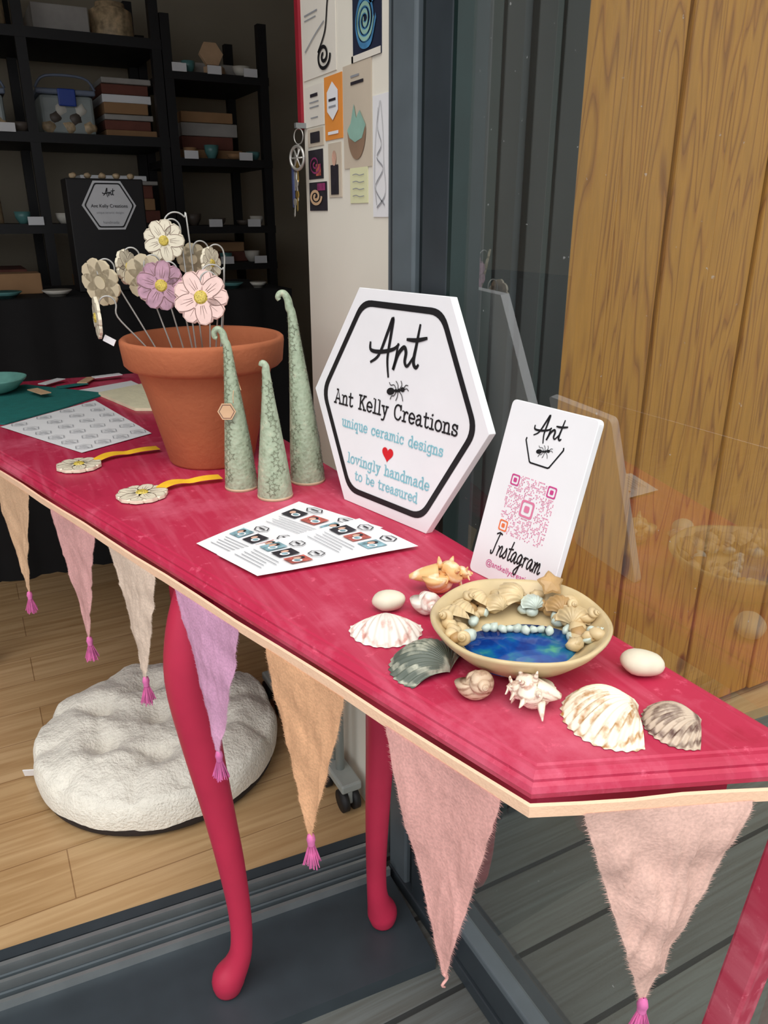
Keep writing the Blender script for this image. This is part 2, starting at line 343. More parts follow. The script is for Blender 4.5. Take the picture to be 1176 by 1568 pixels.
while x<3.2:
    w=.118
    o=box('cladding_board',(0,-.012,-.0),(w,.012,2.6),CL,clad,.004);o.location=(x,1.04+(i%2)*.006,.02);o.data.transform(Matrix.Translation((i*3.7,0,i*1.3)));o.location.x-=i*3.7;o.location.z-=i*1.3
    x+=w+.003;i+=1
box('cladding_backer',(.866,1.06,0),(3.2,1.079,2.6),FRAMED,clad)
# ------------------------------------------------------------ table
A=(.312,.353);T=(.527,.266);K=(.466,2.105);W=(-.19,2.15)
table=empty('red_console_table')
def inset(P,d):
    n=len(P);out=[]
    for i in range(n):
        p=Vector(P[i]);e1=(p-Vector(P[i-1])).normalized();e2=(Vector(P[(i+1)%n])-p).normalized()
        n1=Vector((-e1.y,e1.x));n2=Vector((-e2.y,e2.x));b=(n1+n2).normalized();out.append(p+b*d/max(.3,b.dot(n1)))
    return out
P0=[A,T,K,W]
prof=[(.015,.750),(.013,.7488),(.009,.7488),(.0055,.7475),(.003,.745),(.003,.7425),(0,.7405),(-.002,.736),(-.001,.731),(.006,.727)]
loops=[inset(P0,d+.0) for d,z in prof];v=[];f=[]
for (d,z),l in zip(prof,loops): v+=[(p[0],p[1],z) for p in l]
for j in range(len(prof)-1):
    for i in range(4): f.append((j*4+i,(j+1)*4+i,(j+1)*4+(i+1)%4,j*4+(i+1)%4))
f.append((0,1,2,3));f.append(tuple((len(prof)-1)*4+i for i in range(4))[::-1])
mesh('table_top',v,f,RED,parent=table)
ap=inset(P0,.035)
extr('apron',[tuple(p) for p in ap],.685,.7275,REDL,table)
def leg(name,x,y,ox,h=.70):
    Z=[h,.64,.57,.48,.36,.25,.15,.085,.05,.022,.0]
    O=[-.002,-.016,-.024,-.019,-.006,.005,.011,.009,.0,-.014,-.016]
    Rr=[.030,.033,.0325,.0275,.0225,.0195,.0168,.0168,.020,.0255,.021]
    P=[(x+o*ox,y-o*.3,z) for z,o in zip(Z,O)]
    tube(name,P,Rr,24,REDL,table,k=4)
leg('leg_1',.204,.872,1);leg('leg_2',.452,.868,-.6)
leg('leg_3',-.12,2.07,1);leg('leg_4',.41,2.05,-.6)
v=[]
for (x,y,z) in ((.484,.318,-.03),(.518,.268,.70)):
    v+=[(x-.014,y-.014,z),(x+.014,y-.014,z),(x+.014,y+.014,z),(x-.014,y+.014,z)]
o=mesh('leg_5',v,[(0,3,2,1),(4,5,6,7),(0,1,5,4),(1,2,6,5),(2,3,7,6),(3,0,4,7)],REDD,False,table);b=o.modifiers.new('b','BEVEL');b.width=.003;b.segments=2
def edge(y): return A[0]+(W[0]-A[0])*(y-A[1])/(W[1]-A[1])
TAPE=mat('peach_tape',C(246,204,172),.85,.03,60,.15,300)
bunt=empty('bunting')
E0=Vector((W[0],W[1]));EA=Vector(A);ET=Vector(T)
path=[E0+(EA-E0)*t/24 for t in range(25)]+[EA+(ET-EA)*t/6 for t in range(1,7)]
v=[];f=[]
nf=Vector(( (EA-E0).y,-(EA-E0).x)).normalized()
if nf.x>0:nf=-nf
nt_=Vector(((ET-EA).y,-(ET-EA).x)).normalized()
if nt_.y>0:nt_=-nt_
for i,p in enumerate(path):
    nn=nf if i<24 else (nt_ if i>24 else (nf+nt_).normalized()*1.15)
    sag=.0012*math.sin(i*1.9)
    for o,z in [(.003,.7275),(.0055,.7265),(.0055,.7165),(.003,.7155)]:
        q=p+nn*o;v.append((q.x,q.y,z+sag))
for i in range(len(path)-1):
    for j in range(4):f.append((i*4+j,i*4+(j+1)%4,(i+1)*4+(j+1)%4,(i+1)*4+j))
mesh('bias_tape',v,f,TAPE,parent=bunt)
TASS=mat('tassel_pink',C(214,112,168),.9,.2,80)
def cotton(seed,col):
    m=bpy.data.materials.new('cotton_%d'%seed);m.use_nodes=True;nt=m.node_tree;N=nt.nodes;L=nt.links;b=N['Principled BSDF'];b.inputs['Roughness'].default_value=.92
    tc=N.new('ShaderNodeTexCoord');n=N.new('ShaderNodeTexNoise');n.inputs['Scale'].default_value=14;n.inputs['Detail'].default_value=8;n.inputs['Roughness'].default_value=.7;L.new(tc.outputs['Object'],n.inputs['Vector'])
    r=ramp(N,[(.3,tuple(x*.86 for x in col[:3])+(1,)),(.55,col),(.75,tuple(min(1,x*1.08) for x in col[:3])+(1,))]);L.new(n.outputs['Fac'],r.inputs['Fac'])
    n3=N.new('ShaderNodeTexNoise');n3.inputs['Scale'].default_value=380;n3.inputs['Detail'].default_value=1;L.new(tc.outputs['Object'],n3.inputs['Vector'])
    rw=ramp(N,[(.35,(.86,.86,.86,1)),(.65,(1,1,1,1))]);L.new(n3.outputs['Fac'],rw.inputs['Fac'])
    mw=N.new('ShaderNodeMixRGB');mw.blend_type='MULTIPLY';mw.inputs[0].default_value=1;L.new(r.outputs[0],mw.inputs[1]);L.new(rw.outputs[0],mw.inputs[2]);L.new(mw.outputs[0],b.inputs['Base Color'])
    n2=N.new('ShaderNodeTexNoise');n2.inputs['Scale'].default_value=24;n2.inputs['Detail'].default_value=3;n2.inputs['Distortion'].default_value=1.2;L.new(tc.outputs['Object'],n2.inputs['Vector'])
    bp=N.new('ShaderNodeBump');bp.inputs['Strength'].default_value=.5;bp.inputs['Distance'].default_value=.004;L.new(n2.outputs['Fac'],bp.inputs['Height'])
    bp2=N.new('ShaderNodeBump');bp2.inputs['Strength'].default_value=.4;bp2.inputs['Distance'].default_value=.001;L.new(n3.outputs['Fac'],bp2.inputs['Height']);L.new(bp.outputs[0],bp2.inputs['Normal']);L.new(bp2.outputs[0],b.inputs['Normal'])
    tr=N.new('ShaderNodeBsdfTranslucent');L.new(mw.outputs[0],tr.inputs[0]);mx=N.new('ShaderNodeMixShader');mx.inputs[0].default_value=.18
    L.new(b.outputs[0],mx.inputs[1]);L.new(tr.outputs[0],mx.inputs[2]);L.new(mx.outputs[0],N['Material Output'].inputs['Surface'])
    return m
def pennant(a,b,L,col,nn,tassel=True,seed=0,amp=.006,tipoff=0.0):
    m=cotton(seed,C(*col))
    a=Vector((a[0],a[1],.718));b=Vector((b[0],b[1],.718));nn3=Vector((nn.x,nn.y,0))
    tip=(a+b)/2+Vector((0,0,-L))+(b-a)*tipoff
    NU,NV=26,34;v=[];f=[]
    bd=(b-a).normalized()
    for j in range(NV+1):
        t=j/NV;l=a.lerp(tip,t);r=b.lerp(tip,t);hw=(1-t)
        if j>0:
            l=l+bd*(-.0016+.0014*noise.noise(Vector((t*45,0,seed))));r=r+bd*(.0016+.0014*noise.noise(Vector((t*45,5,seed))))
        for i in range(NU+1):
            s=i/NU;p=l.lerp(r,s)
            w=amp*math.sin(s*5+seed*1.3+t*2)*(t**.6)*hw*1.2+amp*.55*noise.noise(Vector((s*4*hw,t*5,seed*3.1)))*min(1,t*4)
            dd=noise.noise(Vector(((s*hw+t*.8)*9,(s*hw-t*.5)*2.5,seed*7.7)));w+=amp*.35*(1-min(1,abs(dd)*5))*min(1,t*6)
            v.append(p+nn3*(w+.006+.004*t))
    for j in range(NV):
        for i in range(NU):
            k=j*(NU+1)+i;f.append((k,k+1,k+NU+2,k+NU+1))
    mesh('pennant',v,f,m,True,bunt)
    tv=[];tf=[]
    for j in range(0,NV):
        for side in (0,NU):
            for q in range(9):
                p=Vector(v[j*(NU+1)+side]).lerp(Vector(v[(j+1)*(NU+1)+side]),q/9)
                d=bd*(-1 if side==0 else 1)*(.0010+.0042*random.random()**2)+Vector((0,0,(random.random()-.6)*.004))
                c=len(tv);tv+=[p,p+Vector((0,0,-.0005)),p+d];tf.append((c,c+1,c+2))
    mesh('frayed_hem',tv,tf,m,False,bunt)
    tp=tip+nn3*.010
    if tassel:
        lathe('tassel_head',[(.0005,.005),(.0036,.003),(.005,-.003),(.0038,-.008),(.0042,-.0095),(.0036,-.011)],12,TASS,bunt,tp)
        tv=[];tf=[]
        for q in range(80):
            an=random.random()*2*pi;rr=random.random()**.5
            s=tp+Vector((.003*rr*math.cos(an),.003*rr*math.sin(an),-.010));e=tp+Vector((.0105*rr*math.cos(an),.0105*rr*math.sin(an),-.031-random.random()*.007))
            w=Vector((-math.sin(an),math.cos(an),0))*.0007;w2=Vector((math.cos(an),math.sin(an),0))*.0007
            for ww in (w,w2):
                c=len(tv);tv+=[s-ww,s+ww,e+ww,e-ww];tf.append((c,c+1,c+2,c+3))
        mesh('tassel_threads',tv,tf,TASS,False,bunt)
    else:
        tube('thread_end',[tp+Vector((0,0,.004)),tp+Vector((.003,0,-.004)),tp+Vector((-.002,0,-.010)),tp+Vector((.002,.001,-.016))],[.0022,.0016,.0014,.0008],6,m,bunt,k=3)
pn=[(1.464,1.30,.205,(246,204,166)),(1.214,1.064,.19,(242,184,182)),(1.022,.898,.175,(246,222,202)),(.85,.721,.195,(234,176,212)),(.671,.553,.20,(246,190,146)),(.497,.376,.228,(246,186,178))]
for i,(y0,y1,L,c) in enumerate(pn):
    pennant((edge(y0),y0),(edge(y1),y1),L,c,nf,i!=5,i+1,.005,(.14 if i==5 else .06))
ab=lambda x:(x,A[1]+(T[1]-A[1])*(x-A[0])/(T[0]-A[0]))
pennant(ab(.350),ab(.472),.205,(244,202,188),nt_,True,8,.012,.02)
# ------------------------------------------------------------ hexagonal shop sign
def frame_m(o,X,Y):
    X=Vector(X).normalized();Y=Vector(Y);Y=(Y-X*Y.dot(X)).normalized();Z=X.cross(Y)
    m=Matrix((X,Y,Z)).transposed().to_4x4();m.translation=Vector(o);return m
def hexpts(a,cy,s=1): return [(s*a*math.cos(pi/3*i),cy+s*a*math.sin(pi/3*i)) for i in range(6)]
def ant_logo(parent,cx,cy,s,z,w):
    S=lambda L:[(cx+x*s,cy+y*s) for x,y in L]
    m=BLACK
    ribbon('letter_A',S([(-.95,-.3),(-.6,-.05),(-.3,.6),(-.12,1.0),(-.16,.5),(-.22,-.1),(-.12,-.62)]),w,z,m,parent)
    ribbon('letter_A_bar',S([(-1.0,.28),(-.95,.05),(-.5,.05),(.0,.18),(.22,.35)]),w,z+.0001,m,parent)
    ribbon('letter_n',S([(.18,.36),(.12,-.1),(.05,-.38),(.2,.05),(.42,.28),(.52,.15),(.5,-.1),(.62,-.2),(.85,.1)]),w,z+.0002,m,parent)
    ribbon('letter_t',S([(.98,.95),(.9,.4),(.84,-.05),(.95,-.2),(1.05,-.1)]),w,z,m,parent)
    ribbon('letter_t_bar',S([(.5,.5),(.9,.52),(1.3,.62)]),w,z+.0003,m,parent)
def ant_insect(parent,cx,cy,s,z):
    n=20
    for (x,y,rx,ry,tl) in [(-.72,-.12,.46,.28,.25),(-.1,.02,.22,.13,.1),(.22,.10,.20,.14,.3),(.62,.22,.24,.19,.2)]:
        v=[]
        for i in range(n):
            a=2*pi*i/n;ex,ey=rx*math.cos(a),ry*math.sin(a);v.append((cx+s*(x+ex*math.cos(tl)-ey*math.sin(tl)),cy+s*(y+ex*math.sin(tl)+ey*math.cos(tl)),z))
        mesh('ant_body',v,[tuple(range(n))],BLACK,parent=parent)
    for L in [[(-.05,.05),(-.35,.42),(-.75,.35),(-.95,.55)],[(.1,.1),(.05,.5),(-.2,.75)],[(.25,.15),(.5,.55),(.35,.85)],[(-.05,-.02),(-.3,-.4),(-.55,-.45),(-.7,-.75)],[(.12,.0),(.1,-.4),(-.05,-.75)],[(.28,.02),(.6,-.25),(.75,-.65)],[(.75,.35),(.95,.6),(1.2,.6)],[(.8,.25),(1.1,.35),(1.3,.2)]]:
        ribbon('ant_leg',[(cx+s*x,cy+s*y) for x,y in L],s*.07,z+.0001,BLACK,parent,4,False)
a=.172;hh=a*math.sqrt(3)
sign=empty('hexagonal_sign',mtx=frame_m((.462,.873,.7505),(.038,-.168,0),(.033,0,.292)))
extr('sign_board',hexpts(a,hh/2),-.012,0,WHITE,sign,.0008)
ring('sign_border',roundpoly(hexpts(a,hh/2,.90),.035),roundpoly(hexpts(a,hh/2,.845),.032),.0006,BLACK,sign)
ant_logo(sign,-.006,.217,.047,.0008,.0055)
ant_insect(sign,.008,.173,.017,.0012)
stroke_text('Ant Kelly Creations',TW,.246,0,.143,.0008,BLACK,sign,.2)
stroke_text('unique ceramic designs',TW,.204,0,.111,.0008,AQUA,sign,.2)
stroke_text('lovingly handmade',TW,.168,0,.062,.0008,AQUA,sign,.2)
stroke_text('to be treasured',TW,.130,0,.040,.0008,AQUA,sign,.2)
hv=[];
for i in range(32):
    t=2*pi*i/32;hv.append((.0007*16*math.sin(t)**3,.087+.0007*(13*math.cos(t)-5*math.cos(2*t)-2*math.cos(3*t)-math.cos(4*t)),.0008))
mesh('heart',hv,[tuple(range(32))],HEART,parent=sign)
tube('easel_strut',[(0,.16,-.012),(0,.03,-.040)],.004,8,BLACK,sign)
# QR plaque
pl=empty('qr_code_plaque',mtx=frame_m((.47,.673,.7505),(.018,-.12,0),(.056,0,.19)))
pw,ph=.121,.203
extr('plaque_board',roundpoly([(0,0),(pw,0),(pw,ph),(0,ph)],.007),-.009,0,WHITE,pl,.0008)
ant_logo(pl,pw/2,.176,.019,.0005,.0024);ant_insect(pl,pw/2+.002,.156,.009,.0005)
hp=roundpoly([(pw/2+x,.164+y) for x,y in hexpts(.027,0)],.004)
q_=[p for p in hp if p[1]<.164+.014];q_.sort(key=lambda p:math.atan2(-(p[0]-pw/2),-(p[1]-.158)))
ribbon('logo_hexagon',q_,.0018,.0004,BLACK,pl,2,False)
stroke_text('Instagram',CUR,.074,pw/2+.002,.036,.0005,BLACK,pl,.17,.03,.12,1.25)
PK=mat('ink_magenta',C(205,70,140),.5,.05);OR=mat('ink_orange',C(235,120,70),.5,.05);RS=mat('ink_rose',C(225,130,165),.5,.05)
text('@antkellycreations',.074,pw/2,.018,.0005,PK,pl)
for mm,cond in ((RS,0),(PK,1)):
    v=[];f=[]
    n=37;c=.068/n
    for i in range(n):
        for j in range(n):
            if (i<8 and (j>n-9 or j<8)) or (i>n-9 and j>n-9) or (abs(i-n//2)<6 and abs(j-n//2)<6):continue
            if random.random()<.5 and (random.random()<.75)==(cond==0):
                x0=pw/2-.034+i*c;y0=.057+j*c;k=len(v)
                v+=[(x0,y0,.0005),(x0+c*.62,y0,.0005),(x0+c*.62,y0+c*.62,.0005),(x0,y0+c*.62,.0005)];f.append((k,k+1,k+2,k+3))
    mesh('qr_modules',v,f,mm,parent=pl)
def sqring(cx,cy,s,m):
    o=roundpoly([(cx-s,cy-s),(cx+s,cy-s),(cx+s,cy+s),(cx-s,cy+s)],s*.4);i_=roundpoly([(cx-s*.75,cy-s*.75),(cx+s*.75,cy-s*.75),(cx+s*.75,cy+s*.75),(cx-s*.75,cy+s*.75)],s*.3)
    ring('finder',o,i_,.0006,m,pl);q=roundpoly([(cx-s*.38,cy-s*.38),(cx+s*.38,cy-s*.38),(cx+s*.38,cy+s*.38),(cx-s*.38,cy+s*.38)],s*.2)
    mesh('finder_dot',[(p[0],p[1],.0006) for p in q],[tuple(range(len(q)))],m,parent=pl)
sqring(pw/2-.0265,.1175,.0062,PK);sqring(pw/2+.0265,.1175,.0062,PK);sqring(pw/2-.0265,.0645,.0062,OR);sqring(pw/2,.091,.0095,RS)
# ------------------------------------------------------------ flower pot
pot=empty('terracotta_flower_pot',(.333,1.250,.7505))
lathe('pot_body',[(.0,.0),(.068,.0),(.071,.004),(.098,.120),(.108,.155),(.1105,.157),(.121,.160),(.1265,.166),(.130,.198),(.1295,.203),(.126,.206),(.119,.203),(.114,.185),(.108,.17)],64,TERRA,pot)
SOIL=mat('grit',C(150,96,66),.95,.2,60,.6,150)
lathe('pot_filling',[(.112,.168),(.06,.172),(.0005,.174)],40,SOIL,pot)
WIRE=mat('grey_wire',C(186,186,182),.4,.1,metal=.4)
CERC=mat('ceramic_cream',C(232,223,200),.4,.06,40);CERP=mat('ceramic_pink',C(236,202,194),.35,.08,70);CERM=mat('ceramic_mauve',C(180,138,156),.35,.28,60)
CERB=mat('ceramic_back',C(214,200,170),.6,.08,30);YEL=mat('ceramic_yellow',C(205,182,80),.4,.25,200);LINE=mat('ceramic_line',C(106,74,66),.6,.2)
def daisy(parent,mtx,R,mp,n=9,th=.0022):
    v=[];f=[]
    def add(vs,fs,mi):
        k=len(v);v.extend([mtx@Vector(p) for p in vs]);f.extend([(tuple(k+i for i in q),mi) for q in fs])
    for i in range(n):
        an=2*pi*i/n;c,s=math.cos(an),math.sin(an);K=12;out=[]
        top=th+(.0004 if i%2 else 0)
        for j in range(K+1):
            t=j/K;r=R*(.15+.85*t);w=R*.36*(math.sin(pi*min(1,t*.70+.16))**.7) if t<.93 else R*.36*.62*(1-((t-.93)/.07)**2)**.5+R*.02
            out.append((r,w))
        def pt(r,sd,z):return (r*c-sd*s,r*s+sd*c,z)
        vs=[];
        for r,w in out: vs+=[pt(r,-w,top*.3),pt(r,-w*.86,top),pt(r,w*.86,top),pt(r,w,top*.3),pt(r,w,-th),pt(r,-w,-th)]
        fs=[]
        for j in range(K):
            for q in range(6): fs.append((j*6+q,(j+1)*6+q,(j+1)*6+(q+1)%6,j*6+(q+1)%6))
        fs.append(tuple(K*6+q for q in range(6)))
        add(vs,fs,0)
        o2=[(r-(.012*R if j<K else R*.03),w*.84) for j,(r,w) in enumerate(out)]
        vs=[];fs=[]
        for sd in (-1,1):
            b=len(vs)
            for r,w in o2[3:]: vs+=[pt(r,sd*w,top+.0003),pt(r,sd*(w-R*.022),top+.0003)]
            m_=len(o2)-3
            for j in range(m_-1): fs.append((b+2*j,b+2*j+1,b+2*j+3,b+2*j+2))
        for sd,l in ((-.38,.62),(0,.78),(.38,.62)):
            w=R*.3;b=len(vs);vs+=[pt(R*.3,sd*w*.5-R*.010,top+.0003),pt(R*.3,sd*w*.5+R*.010,top+.0003),pt(R*l,sd*w+R*.003,top+.0003),pt(R*l,sd*w-R*.003,top+.0003)];fs.append((b,b+1,b+2,b+3))
        add(vs,fs,2)
    cr=.27;vs=[(0,0,th+.0032)];m2=18
    for j in range(m2):vs.append((cr*R*.7*math.cos(2*pi*j/m2),cr*R*.7*math.sin(2*pi*j/m2),th+.0026))
    for j in range(m2):vs.append((cr*R*math.cos(2*pi*j/m2),cr*R*math.sin(2*pi*j/m2),th-.0005))
    for j in range(m2):vs.append((cr*R*math.cos(2*pi*j/m2),cr*R*math.sin(2*pi*j/m2),-th*1.2))
    fs=[(0,1+j,1+(j+1)%m2) for j in range(m2)]+[(1+q*m2+j,1+(q+1)*m2+j,1+(q+1)*m2+(j+1)%m2,1+q*m2+(j+1)%m2) for q in (0,1) for j in range(m2)]
    add(vs,fs,1)
    add([(cr*R*1.05*math.cos(2*pi*j/m2),cr*R*1.05*math.sin(2*pi*j/m2),-th*1.3) for j in range(m2)],[tuple(range(m2))[::-1]],0)
    for j in range(22):
        rr=R*.24*math.sqrt((j+.5)/22);aa=j*2.4;x,y=rr*math.cos(aa),rr*math.sin(aa);e=R*.022;z=th+.0034-.0012*(rr/R/.24)**2
        add([(x-e,y,z-.001),(x,y-e,z-.001),(x+e,y,z-.001),(x,y+e,z-.001),(x,y,z+.0008)],[(0,1,4),(1,2,4),(2,3,4),(3,0,4)],2 if j%2 else 1)
    me=bpy.data.meshes.new('daisy');me.from_pydata([tuple(p) for p in v],[],[q for q,_ in f])
    for mm in (mp,YEL,LINE):me.materials.append(mm)
    for p,(q,mi) in zip(me.polygons,f):p.material_index=mi
    me.update();return link(bpy.data.objects.new('daisy_head',me),parent)
# (right, ahead, height of head centre), radius, glaze, yaw, pitch, stem side
fl=[((.014,-.05,.270),.042,CERP,0,.25,1),((-.046,-.045,.287),.037,CERM,.15,.1,1),((-.050,.01,.350),.032,CERC,.0,.0,1),
    ((-.146,-.02,.290),.037,CERB,2.7,.2,1),((-.148,-.05,.240),.032,CERC,-1.1,.0,1),((-.116,.02,.31),.028,CERC,1.3,.1,1),
    ((-.080,.0,.295),.037,CERB,2.9,.1,1),((.014,.04,.315),.026,CERC,1.2,.1,1),((-.02,.06,.32),.026,CERB,-2.6,.1,1)]
for k,(p,R,mm,yaw,pt,sgn) in enumerate(fl):
    off=cam2w(p[0],p[1]);c=Vector((off.x,off.y,p[2]))
    base=math.atan2(-.883,-.4695)+yaw
    n=Vector((math.cos(base)*math.cos(pt),math.sin(base)*math.cos(pt),math.sin(pt)))
    X=Vector((0,0,1)).cross(n).normalized();Y=n.cross(X);M=Matrix((X,Y,n)).transposed().to_4x4();M.translation=c
    daisy(pot,M@Matrix.Rotation(k*.7,4,'Z'),R,mm,9)
    root=cam2w(p[0]*.55+.012,p[1]*.45+.012);root.z=.165
    bk=-n*.0045;bk.z=0
    side=cam2w(.024,.008);top=c.z+R*.55
    P=[root,root.lerp(c+side+bk,.55),Vector((c.x,c.y,c.z))+side+bk,Vector((c.x,c.y,top))+side+bk]
    for q in range(1,6):
        aa=pi*q/5;P.append(Vector((c.x,c.y,top))+bk+side*(.5+.5*math.cos(aa))+Vector((0,0,.014*math.sin(aa))))
    P.append(c+bk+Vector((0,0,R*.3)))
    tube('wire_stem',P,.0013,8,WIRE,pot,k=4)
    if k in (0,2):
        side=side*1.4;top+=.006
        P=[root+cam2w(.008,.01),Vector((c.x,c.y,top))+side+bk*2]
        for q in range(1,6):
            aa=pi*q/5;P.append(Vector((c.x,c.y,top))+bk*2+side*(.5+.5*math.cos(aa))+Vector((0,0,.018*math.sin(aa))))
        P.append(c+bk*2);tube('wire_stem',P,.0013,8,WIRE,pot,k=4)
o=box('price_tag',(-.009,-.001,-.005),(.009,.001,.005),PAPER,pot);off=cam2w(-.130,-.06);o.location=(off.x,off.y,.207);o.rotation_euler=(.1,.5,-.5)
# ------------------------------------------------------------ cone ornaments
def sage_mat():
    m=bpy.data.materials.new('sage_glaze');m.use_nodes=True;nt=m.node_tree;N=nt.nodes;L=nt.links;b=N['Principled BSDF'];b.inputs['Roughness'].default_value=.3
    tc=N.new('ShaderNodeTexCoord');vo=N.new('ShaderNodeTexVoronoi');vo.inputs['Scale'].default_value=170;L.new(tc.outputs['Object'],vo.inputs['Vector'])
    n=N.new('ShaderNodeTexNoise');n.inputs['Scale'].default_value=70;n.inputs['Detail'].default_value=7;n.inputs['Roughness'].default_value=.7;L.new(tc.outputs['Object'],n.inputs['Vector'])
    r=ramp(N,[(.3,C(128,142,116)),(.45,C(160,176,150)),(.6,C(172,186,160)),(.72,C(210,202,176))]);L.new(n.outputs['Fac'],r.inputs['Fac'])
    r2=ramp(N,[(.0,(.35,.33,.27,1)),(.24,(1,1,1,1))]);L.new(vo.outputs['Distance'],r2.inputs['Fac'])
    mx=N.new('ShaderNodeMixRGB');mx.blend_type='MULTIPLY';mx.inputs[0].default_value=.6;L.new(r.outputs[0],mx.inputs[1]);L.new(r2.outputs[0],mx.inputs[2]);L.new(mx.outputs[0],b.inputs['Base Color'])
    bp=N.new('ShaderNodeBump');bp.inputs['Strength'].default_value=.5;bp.inputs['Distance'].default_value=.0015;L.new(vo.outputs['Distance'],bp.inputs['Height']);L.new(bp.outputs[0],b.inputs['Normal'])
    return m
SAGE=sage_mat();SAGEL=mat('sage_line',C(108,114,92),.5,.25,60);SAGEB=mat('bare_rim',C(206,186,154),.8,.1)
def cone(name,loc,h,r,tip,seed,lean=0):
    e=empty(name,loc)
    rnd=random.Random(seed);n=32;d=cam2w(1,0)
    Z=[0,.004,.25*h,.5*h,.75*h,.9*h];R=[r,r*1.01,r*.84,r*.60,r*.36,r*.24]
    LN=lambda z:lean*(max(0,z)/h)**1.3
    P=[(d.x*LN(z),d.y*LN(z),z) for z in Z]
    for dx,dz,rr in tip:
        q=dx+LN(h);P.append((d.x*q,d.y*q,h*.9+dz));R.append(rr)
    tube('cone_body',P,R,n,SAGE,e,k=5)
    lathe('cone_foot',[(r*.9,0),(r*1.03,0),(r*1.03,.003),(r*.99,.0045)],n,SAGEB,e)
    v=[];f=[]
    def Ra(z):
        for i in range(len(Z)-1):
            if Z[i]<=z<=Z[i+1]:
                t=(z-Z[i])/(Z[i+1]-Z[i]);return R[i]*(1-t)+R[i+1]*t
        return R[5]
    NQ=int(h*240)
    for q in range(NQ):
        z=.012+h*.84*((q+.5)/NQ)**1.25;an=q*2.1+rnd.random()*.8+seed;s=.0078*(.75+.4*rnd.random());rot=rnd.random()*6
        pts=[]
        for i in range(10):
            rr=s*(1 if i%2==0 else .42);aa=rot+i*pi/5;pts.append((rr*math.cos(aa),rr*math.sin(aa)))
        for sc_ in (1,.76):
            for x,y in pts:
                zz=z+y*sc_;ra=Ra(max(0,zz))+.0012;a2=an+x*sc_/max(ra,.004);l_=LN(zz);v.append((ra*math.cos(a2)+d.x*l_,ra*math.sin(a2)+d.y*l_,zz))
        k=len(v)-20
        for i in range(10):f.append((k+i,k+(i+1)%10,k+10+(i+1)%10,k+10+i))
    mesh('embossed_stars',v,f,SAGEL,parent=e)
    return e
c1=cone('curly_cone_ornament',(.329,1.081,.7505),.235,.0245,[(-.002,.008,.0056),(-.004,.019,.0050),(-.010,.025,.0044),(-.016,.021,.004),(-.016,.014,.0036),(-.012,.012,.003)],1,-.008)
c2=cone('curly_cone_ornament.001',(.360,1.019,.7505),.195,.0255,[(0,.008,.0058),(.0,.016,.005),(-.004,.020,.0045),(-.006,.016,.004)],2,-.004)
c3=cone('curly_cone_ornament.002',(.430,1.063,.7505),.280,.0265,[(-.001,.010,.0062),(-.003,.022,.0055),(-.008,.030,.005),(-.014,.030,.0044),(-.017,.025,.004),(-.015,.021,.003)],3,-.016)
KR=mat('kraft_tag',C(206,170,134),.8,.1)
dv=cam2w(0,-1);ty=frame_m((dv.x*.0195,dv.y*.0195,.122),cam2w(1,0),(dv.x*-.1,dv.y*-.1,1))
tagp=[(x,y) for x,y in hexpts(.0135,0)]
o=extr('swing_tag',tagp,0,.001,KR,c1);o.matrix_local=ty@Matrix.Translation((-.010,0,.001))
o=ring('swing_tag_print',[(x*.85,y*.85) for x,y in tagp],[(x*.77,y*.77) for x,y in tagp],.0013,LINE,c1);o.matrix_local=ty@Matrix.Translation((-.010,0,.001))
tube('tag_string',[(dv.x*.019,dv.y*.019,.134),(dv.x*.017,dv.y*.017,.145),(dv.x*-.012,dv.y*-.012,.165),(dv.x*-.013,dv.y*.01,.15)],.0006,6,KR,c1,k=4)
# ------------------------------------------------------------ papers, cloth, ribbons
def sheet(name,pts,z,prints=None):
    e=empty(name,(0,0,0))
    a,b,c,d=[Vector(p) for p in pts];v=[];f=[];n=10
    for j in range(n+1):
        for i in range(n+1):
            s,t=i/n,j/n;p=a.lerp(b,s).lerp(d.lerp(c,s),t)
            v.append((p.x,p.y,z+.0015*max(0,noise.noise(Vector((p.x*9,p.y*9,z*99))))))
    for j in range(n):
        for i in range(n):
            k=j*(n+1)+i;f.append((k,k+1,k+n+2,k+n+1))
    mesh('sheet_surface',v,f,PAPER,True,e);return e,(a,b,c,d)
GREY=mat('print_grey',C(150,152,158),.7,.1);DK=mat('print_dark',C(40,36,44),.6,.3,90);PHB=mat('print_photo',C(130,165,175),.6,.5,90);PHR=mat('print_photo_red',C(180,90,80),.6,.5,120);SKIN=mat('print_face',C(214,170,148),.6,.2,90)
def quad_on(e,Q,s0,t0,s1,t1,z,m,name='print'):
    a,b,c,d=Q
    def P(s,t):
        p=a.lerp(b,s).lerp(d.lerp(c,s),t);return (p.x,p.y,z)
    mesh(name,[P(s0,t0),P(s1,t0),P(s1,t1),P(s0,t1)],[(0,1,2,3)],m,parent=e)
e,Q=sheet('printed_sticker_sheet',[(.024,1.644),(.139,1.382),(.275,1.456),(.225,1.80)],.752)
a_,b_,c_,d_=Q
for i in range(6):
    for j in range(4):
        s=(i+.5)/6;t=(j+.5)/4;p=a_.lerp(b_,s).lerp(d_.lerp(c_,s),t)
        o=[(p.x+.016*math.cos(k*pi/3+.4),p.y+.016*math.sin(k*pi/3+.4)) for k in range(6)];q=[(p.x+.0145*math.cos(k*pi/3+.4),p.y+.0145*math.sin(k*pi/3+.4)) for k in range(6)]
        ring('sticker_outline',o,q,.7542,GREY,e)
        for w in range(3):
            z=.7542;L=.018-.003*w;yy=(w-1)*.006
            mesh('sticker_text',[(p.x-L/2,p.y+yy,z),(p.x+L/2,p.y+yy-.004,z),(p.x+L/2,p.y+yy-.002,z),(p.x-L/2,p.y+yy+.002,z)],[(0,1,2,3)],GREY,parent=e)
